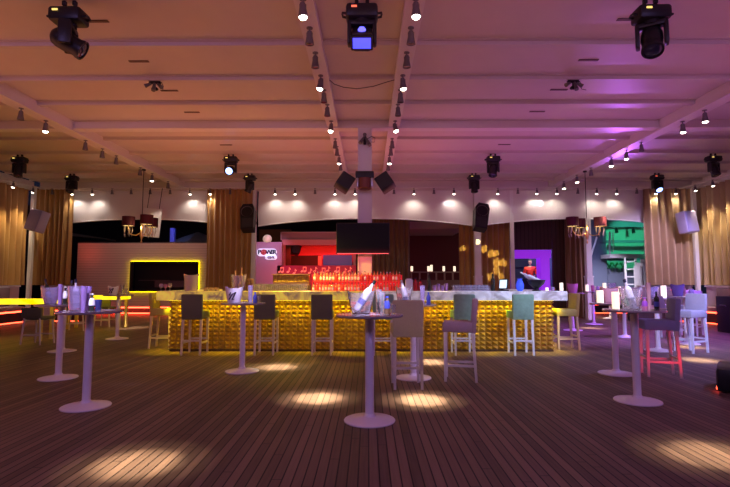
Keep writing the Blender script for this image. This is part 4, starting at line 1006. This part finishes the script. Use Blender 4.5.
t2 = thing('loudspeaker', 'black speaker hung inside the red kiosk', 'speaker', (sx_, Yk+.35, sz_), rot=(R(-12), R(12), R(20)))
MB().prism([(-.16, -.2), (.16, -.2), (.22, .2), (-.2, .2)], -.15, .15).build('cabinet', BLACK, t2)
MB().box((0, -.155, 0), (.28, .01, .34)).build('grille', BLACKM, t2)
MB().cyl((0, 0, .18), (-.05, .04, .30), .02, n=8).build('mounting_arm', BLACK, t2)
area(((kx0+kx1)/2, Yk+.9, at(300, 247.5, Yk).z), ((kx0+kx1)/2, Yk+1.6, 1.0), 60, (1, .03, .03), 2.6, .4)
area((-9, 19.6, 4.4), (-9, Yp, 1.6), 26, (1, .48, .36), 4, .3)  # added warm fill for the slatted wall, no fixture
point((-12.2, 20.6, 2.7), 6, (1, .1, .05), .1)
spot((-4.0, 19.0, 4.3), (-4.1, 20.6, 2.3), 110, (.9, .42, .75), 60, .8, .1)  # added pink spot for the partition, no fixture
area(((kx0+kx1)/2, Yk-1.2, at(300, 262, Yk).z-.9), ((kx0+kx1)/2, Yk, at(300, 250, Yk).z), 26, (1, .10, .10), 4, .3)

# --- dark red room with balustrade and candle lamps
x0, _ = P(404, 240, 24); x1, _ = P(466, 240, 24)
struct('wall_red', MB().box(((x0+x1)/2, 24, 1.9), (x1-x0, .15, 3.9)), REDC)
trim(slab(MB(), 404, 221.5, 466, 228.5, 20.6, 3.3), mat('pink_soffit', (.5, .36, .36), .5))
bx_0, bz_1 = P(410.5, 271.5, 22.5); bx_1, _ = P(462, 271.5, 22.5)
t = thing('balustrade', 'cream balustrade in front of the dark red wall', 'railing', ((bx_0+bx_1)/2, 22.5, 0)); Lb = bx_1-bx_0
CRM = mat('cream_wood', (.45, .34, .26), .5)
MB().box((0, 0, bz_1-.03), (Lb, .1, .06)).build('handrail', CRM, t); zq = P(410, 280, 22.5)[1]
MB().box((0, 0, zq-.35), (Lb, .08, .7)).box((0, .02, (zq-.7)/2), (Lb, .06, zq-.7)).build('lower_panel', mat('tan_panel', (.30, .19, .14), .5), t)
for i in range(7): MB().box((-Lb/2+.04+(Lb-.08)*i/6, 0, (bz_1-.06+zq)/2), (.07, .07, bz_1-.06-zq)).build('baluster', CRM, t)
for n, px in enumerate((411.8, 428.5, 431.5, 443.8, 454.5)):
    v = at(px, 271.5, 22.5); lamp('glowing candle lamp on the cream balustrade, %s from the left' % ORD[n], (v.x, 22.5, bz_1+.001), .24 if n != 2 else .30, .055, 'candle lamps on the balustrade')
x, z = P(431, 231, 22)
# --- brown slatted wall with the purple-lit booth window
Yw = 19.9
b = MB()
for a in ((512, 218, 552, 249.5), (551.5, 218, 587, 310), (511.5, 218, 514, 310)): slab(b, a[0], a[1], a[2], a[3], Yw, .12)
struct('wall_slatted', b, BROWNSL)
PURL = mat('purple_lit_frame', (.4, .1, .9), .4, emit=(.30, .02, .78), es=.7)  # purple light on the white frame put into its colour and glow
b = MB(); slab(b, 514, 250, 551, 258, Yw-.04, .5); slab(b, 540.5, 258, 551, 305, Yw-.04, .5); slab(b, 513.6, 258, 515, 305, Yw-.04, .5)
t = b.build('booth_frame', PURL); tag(t, 'booth window frame behind the bar with purple light painted in', 'window frame')
struct('wall_booth', slab(slab(MB(), 508, 246, 556, 300, 23.2, .12), 512, 262, 522, 267, 22.9, .3), mat('booth_navy', (.05, .06, .16), .6))
xa, _ = P(512, 240, Yw+.3); xb, _ = P(552, 240, 22.5)
struct('trim_booth_platform', MB().box(((xa+xb)/2, 21.6, .3), (xb-xa, 2.6, .6)), mat('plinth_dark', (.05, .03, .04), .6))
px_, _ = P(531, 270, 20.8)
t = thing('mixing_desk', 'black mixing desk in front of the person in the red shirt', 'desk', (px_-.02, 20.72, .6))
MB().box((0, 0, .45), (1.1, .45, .9)).build('cabinet', BLACK, t)
MB().rbox((-.1, .02, .93), (.5, .3, .06), .01, 1).rbox((.35, .02, .93), (.28, .3, .06), .01, 1).build('mixer', BLACKM, t)
area((px_-.3, 20.35, 2.9), (px_, 21.3, 2.0), 22, (1, .9, .85), .4, .2)
area((px_+.6, 21.0, 2.9), (px_+.7, Yw+.4, 2.0), 12, (.45, .1, 1), .3, .3)

def skin_mesh(nodes, edges):
    me = bpy.data.meshes.new('sk'); me.from_pydata([n[0] for n in nodes], edges, [])
    o = bpy.data.objects.new('sk', me); COL.objects.link(o)
    o.modifiers.new('s', 'SKIN'); sv_ = me.skin_vertices[0].data
    for i, n in enumerate(nodes):
        r = n[1]; sv_[i].radius = (r, r) if not isinstance(r, tuple) else r; sv_[i].use_root = (i == 0)
    sb_ = o.modifiers.new('u', 'SUBSURF'); sb_.levels = 2
    bpy.context.view_layer.update()
    out = bpy.data.meshes.new_from_object(o.evaluated_get(bpy.context.evaluated_depsgraph_get())); bpy.data.objects.remove(o); return out
def person(loc, rz):
    t = thing('person', 'person in a red shirt standing inside the purple-lit booth, looking down', 'person', loc, rz)
    # local: faces -Y
    sh = 1.42
    N = [((0, 0, .95), .13), ((0, 0, 1.1), .125), ((0, -.01, 1.28), .145), ((0, -.01, 1.40), .11), ((0, -.025, 1.50), .055), ((0, -.04, 1.56), .055)]
    E = [(0, 1), (1, 2), (2, 3), (3, 4), (4, 5)]
    def chain(root, pts):
        k_ = root
        for q, r in pts: N.append((q, r)); E.append((k_, len(N)-1)); k_ = len(N)-1
        return k_
    for s_ in (-1, 1):
        chain(0, [((s_*.10, 0, .88), .095), ((s_*.11, -.01, .5), .062), ((s_*.11, .02, .1), .042), ((s_*.11, -.03, .045), .042), ((s_*.12, -.15, .035), .034)])
        w_ = chain(3, [((s_*.19, -.01, 1.40), .062), ((s_*.25, .0, 1.14), .046), ((s_*.19, -.22, 1.06), .03), ((s_*.175, -.27, 1.05), .032), ((s_*.17, -.32, 1.045), .034)])
        for f in range(4):
            fx = s_*(.145+.018*f); l = (.055, .07, .075, .06)[f]
            chain(w_, [((fx, -.345, 1.045), .010), ((fx, -.345-l*.6, 1.04), .009), ((fx, -.345-l, 1.022), .008)])
        chain(w_-1, [((s_*.135, -.30, 1.04), .011), ((s_*.118, -.335, 1.03), .009)])
    me = skin_mesh(N, E)
    hb = bmesh.new(); hb.from_mesh(me)
    hm = Matrix.Translation((0, -.06, 1.665)) @ Matrix.Rotation(R(14), 4, 'X')
    def ell(c, r, M0=hm):
        bmesh.ops.create_uvsphere(hb, u_segments=20, v_segments=14, radius=1, matrix=M0 @ Matrix.Translation(c) @ Matrix.Diagonal((*r, 1)))
    ell((0, 0, 0), (.076, .095, .112)); ell((0, -.03, -.075), (.052, .058, .05)); ell((0, -.098, -.012), (.013, .02, .024))
    for s_ in (-1, 1): ell((s_*.078, .01, -.005), (.01, .02, .03))
    ell((0, -.01, 0), (.001, .001, .001))
    hb.to_mesh(me); hb.free()
    o = bpy.data.objects.new('tmp', me); COL.objects.link(o); rm = o.modifiers.new('r', 'REMESH'); rm.mode = 'VOXEL'; rm.voxel_size = .009; rm.use_smooth_shade = True
    bpy.context.view_layer.update(); m2 = bpy.data.meshes.new_from_object(o.evaluated_get(bpy.context.evaluated_depsgraph_get())); bpy.data.objects.remove(o)
    m2.materials.clear(); m2.materials.append(SKIN); bo = bpy.data.objects.new('body', m2); COL.objects.link(bo); bo.parent = t
    def cloth(name, nodes, edges, m):
        c = skin_mesh(nodes, edges); c.materials.clear(); c.materials.append(m); c.polygons.foreach_set('use_smooth', [True]*len(c.polygons))
        q = bpy.data.objects.new(name, c); COL.objects.link(q); q.parent = t
    cn = [((0, 0, .92), .15), ((0, 0, 1.1), .148), ((0, -.01, 1.28), .168), ((0, -.01, 1.42), .125), ((0, -.02, 1.475), .078)]
    ce = [(0, 1), (1, 2), (2, 3), (3, 4)]
    for s_ in (-1, 1):
        i0 = len(cn); cn += [((s_*.19, -.01, 1.405), .08), ((s_*.245, 0, 1.2), .068), ((s_*.25, 0, 1.14), .064)]; ce += [(3, i0), (i0, i0+1), (i0+1, i0+2)]
    cloth('shirt', cn, ce, SHIRT)
    tn = [((0, 0, .97), .15), ((0, 0, .90), .15)]; te = [(0, 1)]
    for s_ in (-1, 1):
        i0 = len(tn); tn += [((s_*.105, 0, .82), .115), ((s_*.11, -.01, .5), .08), ((s_*.11, .02, .1), .068)]; te += [(1, i0), (i0, i0+1), (i0+1, i0+2)]
    cloth('trousers', tn, te, TROUS)
    hb = bmesh.new()
    bmesh.ops.create_uvsphere(hb, u_segments=20, v_segments=14, radius=1, matrix=hm @ Matrix.Translation((0, .016, .028)) @ Matrix.Diagonal((.083, .096, .098, 1)))
    bmesh.ops.delete(hb, geom=[v for v in hb.verts if (hm.inverted() @ v.co).y < -.055 and (hm.inverted() @ v.co).z < .06 or (hm.inverted() @ v.co).z < -.05], context='VERTS')
    c = bpy.data.meshes.new('hair'); hb.to_mesh(c); hb.free(); c.materials.append(HAIR); q = bpy.data.objects.new('hair', c); COL.objects.link(q); q.parent = t
    for s_ in (-1, 1):
        MB().lathe([(.001, -.011), (.008, -.008), (.011, 0), (.008, .008), (.001, .011)], 10, hm @ Matrix.Translation((s_*.03, -.083, .015))).build('eye', mat('eye_dark', (.03, .02, .02), .2), t)
    MB().rbox((0, -.088, -.062), (.04, .01, .009), .003, 1, M=hm).build('mouth', mat('lip', (.4, .14, .12), .5), t)
    for s_ in (-1, 1): MB().rbox((s_*.115, -.07, .035), (.10, .27, .07), .03, 2).build('shoe', BLACK, t)
    return t
v = at(530.5, 268, 21.2); person((v.x, 21.25, .6), R(-18))

# --- green-lit opening at right
Yg = 27.0
struct('wall_green', slab(MB(), 586, 210, 652, 300, Yg, .15), TEAL)
b = MB(); slab(b, 586, 216, 652, 227, Yg-1, .25); slab(b, 586, 240.2, 652, 242.6, Yg-1, .15); slab(b, 590, 227, 608.5, 300, Yg-.9, .12); b.box((P(599, 240, Yg-.9)[0], Yg-.84, .45), (.9, .12, .9)); slab(b, 608, 274, 640, 300, Yg-1.0, .12); slab(b, 608, 258, 650, 260.5, Yg-1.1, .2)
o = b.build('slate_gantry', SLATE); tag(o, 'slate-blue steel gantry framing the green-lit wall', 'gantry')
for n, px in enumerate((617, 634)):
    v = at(px, 227, Yg-1); t = thing('ceiling_spotlight', 'small dark spotlight under the slate gantry, %s one' % ('left', 'right')[n], 'spotlight', (v.x, Yg-.9, v.z-.002))
    MB().cyl((0, 0, 0), (0, 0, -.12), .02, n=8).build('bracket', BLACK, t); MB().cyl((0, 0, -.1), (0, -.05, -.3), .07, .09, 12).build('lamp_can', BLACK, t)
o = slab(MB(), 610, 254, 645.5, 257.8, Yg-2.2, 1.0).build('hanging_slab', WHITE); tag(o, 'white slab shelf hung before the green-lit wall', 'shelf')
for n, (a, c) in enumerate((((597, 237), (590.5, 257)), ((609.8, 232), (609.8, 256)), ((613, 232), (613.5, 252)))):
    o = MB().tube([Vector(at(*a, Yg-1.7)), Vector(at(*c, Yg-1.7))], .05 if n < 2 else .03, 6).build('hanging_rod', WHITE); tag(o, ['white slanted rod left of the white slab', 'thick white upright rod at the left end of the white slab', 'thin white upright rod above the white slab'][n], 'rod', 'white rods')
Yl = 23.6
xa, zt = P(625, 257.5, Yl); xb, _ = P(635.5, 258, Yl); t = thing('step_ladder', 'white ladder with wide rungs before the green-lit opening', 'ladder', ((xa+xb)/2, Yl, 0)); wl = xb-xa
for s_ in (-1, 1): MB().box((s_*wl/2, 0, zt/2), (.07, .09, zt)).build('side_rail', WHITE, t)
for i in range(7): MB().box((0, 0, .2+(zt-.4)*i/6), (wl, .09, .06)).build('rung', WHITE, t)
for n, (a, ty) in enumerate(((637.6, 266), (641, 262.5), (644, 258.5))):
    x, z = P(a, ty, 22.9+.15*n); o = MB().rbox((x, 22.9+.15*n, z/2), (.12, .5, z), .012, 1).build('upright_panel', WHITE); tag(o, 'white upright panel right of the ladder, %s of three' % ('lowest', 'middle', 'tallest')[n], 'panel', 'white upright panels')
for n, (px, py) in enumerate(((613, 265.5), (627, 264.5), (619, 268))):
    v = at(px, 272.3, Yg-.8); t = thing('potted_palm', 'leafy plant against the green-lit wall, %s of three' % ('left', 'right', 'middle')[n], 'plant', (v.x, Yg-.42, v.z+.001), 0, 'plants at the green wall')
    b = MB()
    for q in range(9):
        a = 2*PI*q/9+n; l = .15+.03*(q % 3)
        pts = [(0, 0, .22), (l*.4*math.cos(a), .06*math.sin(a), .42), (l*.75*math.cos(a), .1*math.sin(a), .50), (l*math.cos(a), .14*math.sin(a), .44)]
        for i in range(3):
            p0, p1 = Vector(pts[i]), Vector(pts[i+1]); w0, w1 = (.03, .07, .06, .005)[i], (.03, .07, .06, .005)[i+1]
            b.add([p0+Vector((0, 0, -w0)), p1+Vector((0, 0, -w1)), p1+Vector((0, .01, w1)), p0+Vector((0, .01, w0))], [(0, 1, 2, 3)])
    b.build('leaves', mat('leaf_green', (.06, .30, .10), .5), t)
    MB().lathe([(.001, 0), (.09, 0), (.12, .22), (.001, .22)], 14).build('pot', SLATE, t)
o = slab(MB(), 609.5, 272.3, 640, 273.8, Yg-.8, .6).build('plant_ledge', SLATE); tag(o, 'slate ledge carrying the leafy plants', 'ledge')
v = at(628, 235, Yg-3)
spot((v.x+1, Yg-3.5, 4.4), (at(630, 240, Yg).x, Yg, at(630, 245, Yg).z), 330, (.08, 1, .52), 75, .5, .2)

# --- night things seen through the left opening
v = at(198, 237, 25); t = thing('parasol', 'dim grey parasol beyond the slatted pavilion', 'parasol', (v.x, 25, 0))
MB().lathe([(1.5, v.z-.35), (.8, v.z-.05), (.05, v.z+.25), (.05, v.z+.2), (.8, v.z-.1), (1.45, v.z-.37)], 8, smooth=False).build('canopy', mat('grey_canvas', (.16, .18, .18), .8), t)
MB().cyl((0, 0, .06), (0, 0, v.z+.15), .03, n=10).build('pole', CHROME, t); MB().cyl((0, 0, 0), (0, 0, .08), .35, n=20).build('base', BLACKM, t)
v = at(173, 232, 23.4); o = MB().rbox((v.x, 23.4, 2.0), (.22, .22, 4.0), .02, 1).build('steel_post', BLUELIT); tag(o, 'blue-lit post beyond the slatted pavilion', 'post')
spot((v.x+.5, 21.9, 4.2), (v.x, 23.4, 3.6), 60, (.2, .3, 1), 50, .5, .1)
a = at(141.5, 208.5, 17.75); c = at(161.5, 237, 17.75)
t = thing('white_panel', 'white tilted panel hanging behind the left chandelier', 'screen', ((a.x+c.x)/2, 17.75, (a.z+c.z)/2), rot=(0, R(6), R(-12)))
MB().rbox((0, 0, 0), (c.x-a.x, .04, a.z-c.z), .008, 1).build('hanging_panel', WHITE, t)  # plain white tilted panel hung by wires
MB().tube([(-.25, 0, (a.z-c.z)/2-.02), (-.3, .1, 4.86-(a.z+c.z)/2)], .012, 6).tube([(.25, 0, (a.z-c.z)/2-.02), (.2, .1, 4.9-(a.z+c.z)/2)], .012, 6).build('hanging_wire', BLACK, t)
spot(((a.x+c.x)/2+.5, 16.6, 4.5), ((a.x+c.x)/2+.15, 17.75, 3.4), 40, (1, .85, .75), 40, .6, .05)
o = MB().prism([(at(72, 233, 24).x, at(72, 233, 24).z), (at(95, 236.5, 24).x, at(95, 236.5, 24).z), (at(95, 238, 24).x, at(95, 238, 24).z), (at(72, 236, 24).x, at(72, 236, 24).z)], 24, 26).build('distant_roof', mat('grey_canvas', (.16, .18, .18), .8)); tag(o, 'dim grey roof edge in the dark beyond the left curtain', 'roof')
x0, _ = P(60, 240, 26.5); x1, _ = P(645, 240, 26.5)
struct('wall_far_night', MB().box(((x0+x1)/2-3, 29, 3.0), (36, .2, 6.0)), mat('night_wall', (.012, .012, .02), .8))
# red throw cushions on the left banquette
for n, (px, y) in enumerate(((33, 17.45), (38.5, 17.5))):
    v = at(px, 293, y)
# trail of yellow spots thrown on the brown curtain by added beams without a fixture
src = Vector((4.9, 12.4, 4.7))
for px, py, s_ in ((463.5, 248, 1.0), (473, 247.5, 1.0), (484.5, 248.5, 1.3), (491.5, 253, 1.3), (496.5, 253, 1.1), (497, 262, 1.5), (503.5, 262, 1.3), (497, 270, 1.3), (490.5, 276, 1.2), (501, 276, 1.1)):
    tg = at(px, py, YB+.45); spot(src, tg, 3800, (1, .85, .3), 1.9*s_, .3, .01)
# leafy pale pattern thrown on the right side curtain
for k_ in range(6):
    a = k_*PI/3; tg = Vector((XR-.3, 16.4+.42*math.cos(a), 3.1+.5*math.sin(a))); spot((7, 15.6, 4.6), tg, 70, (.85, .7, .8), 4.5, .5, .01)
# ================================================================ LIGHT
W = bpy.data.worlds.new('night_sky'); S.world = W; W.use_nodes = True
W.node_tree.nodes['Background'].inputs[0].default_value = (.02, .022, .05, 1)
W.node_tree.nodes['Background'].inputs[1].default_value = .35
# added unseen area lights tint the ceiling: warm left, magenta right
area((-7.5, 6.5, 2.6), (-5, 7.5, 5.1), 74, (1, .33, .19), 5, 5)
area((-4.2, 12.5, 2.7), (-4.2, 12.6, 5.1), 60, (1, .33, .19), 5, 4)
area((0, 3, 2.6), (0, 4.5, 5.1), 48, (1, .25, .25), 5, 3)
area((.5, 13.2, 2.8), (.5, 13.4, 5.1), 36, (1, .25, .26), 4, 3)
area((7.5, 6.5, 2.6), (5, 7.5, 5.1), 66, (.72, .18, .52), 5, 5)
area((4.6, 12.8, 2.7), (4.6, 12.9, 5.1), 52, (.64, .16, .66), 5, 4)
# added unseen front fill behind the viewer, mostly lavender
area((-4, -.5, 4.7), (-4, 7, .4), 84, (.50, .34, 1), 2, .6)
area((4, -.5, 4.7), (4.5, 8, .4), 84, (.50, .34, 1), 2, .6)
area((0, -.8, 4.8), (0, 7, .4), 14, (1, .6, .42), 2, .6)
spot((9.5, 9, 4.8), (6.3, 9.9, .4), 1500, (.34, .30, 1), 75, 1, .2)  # added spots without fixtures colour stools, deck, curtain and ceiling
spot((6.6, 4, 4.9), (3.3, 9.8, .9), 2200, (.5, .66, 1), 22, .9, .1)
spot((9.5, 19.5, 4.6), (9.6, 25.5, 2.6), 1200, (.45, .45, 1), 60, .8, .2)
spot((9.3, 19.6, 4.6), (11.2, 23.4, 1.8), 3200, (.85, .75, 1), 40, .8, .2)
spot((11, 14, 4.6), (10.5, 17.5, 2.2), 1300, (.66, .52, 1), 60, .8, .2)
spot((9.2, 17.4, 3.5), (6.2, 11, 5.3), 420, (.5, .13, 1), 46, .9, .15)
spot((8.5, 12.5, 4.8), (7.2, 14, 0), 2200, (.42, .14, 1), 95, .9, .2)
spot((7.2, 14.5, 4.4), at(539, 203.5, YB), 3500, (.85, .85, 1), 3.4, .15, .01)
spot((6.2, 14.5, 4.4), at(443, 204, YB), 2000, (.9, .9, 1), 2.0, .15, .01)
spot((5.0, 5.5, 4.9), (6.9, 10.3, .8), 2200, (.46, .5, 1), 26, .9, .1)
spot((3.4, 3.8, 4.9), (1.2, 7.3, .9), 500, (.7, .5, .9), 18, .9, .1)
# bar: yellow LED under the counter edge
ZU = CZ-.195
area((-.1, BF-.10, ZU-.004), (-.1, BF-.085, ZU-.5), 62, (1, .76, .0), 7.8, .03, 75)
area((bx0-.15, 11.4, ZU-.004), (bx0-.151, 11.4, 0), 26, (1, .76, .0), 2.4, .03, 75)
area((bx1+.15, 11.4, ZU-.004), (bx1+.151, 11.4, 0), 24, (1, .76, .0), 2.4, .03, 75)
area((-.3, 10.7, 2.1), (-.3, 11.1, 1.2), 8, (1, .06, .05), 2, .1)  # added unseen red light over the bottle shelves
for key, (lx, ly), e in (('centre', (.62, 3.2), 5200), ('right', (3.0, 3.6), 2400), ('left', (-3.0, 3.2), 2200), ('mid', (-1.2, 5.5), 2000), ('rear', (.62, 5.0), 2400), ('left2', (-4.2, 4.6), 1600), ('right2', (3.4, 5.2), 1500)):
    q = TB[key].location; spot((lx, ly, 4.9), (q.x, q.y, 1.22), e, (.72, .66, 1), 7.0, .9, .03)  # added spots without fixtures brighten the things on these tables
S.view_settings.view_transform = 'Standard'; S.view_settings.look = 'None'
S.view_settings.exposure = 0; S.view_settings.gamma = 1
dl = {}
for o in S.objects:
    if o.parent is None and 'label' in o: dl.setdefault(o['label'], []).append(o)
for k, v in dl.items():
    if len(v) > 1 and len(v) < 20: print('DUPLABEL', k, len(v))
    if not 4 <= len(k.split()) <= 16: print('LABELLEN', k)
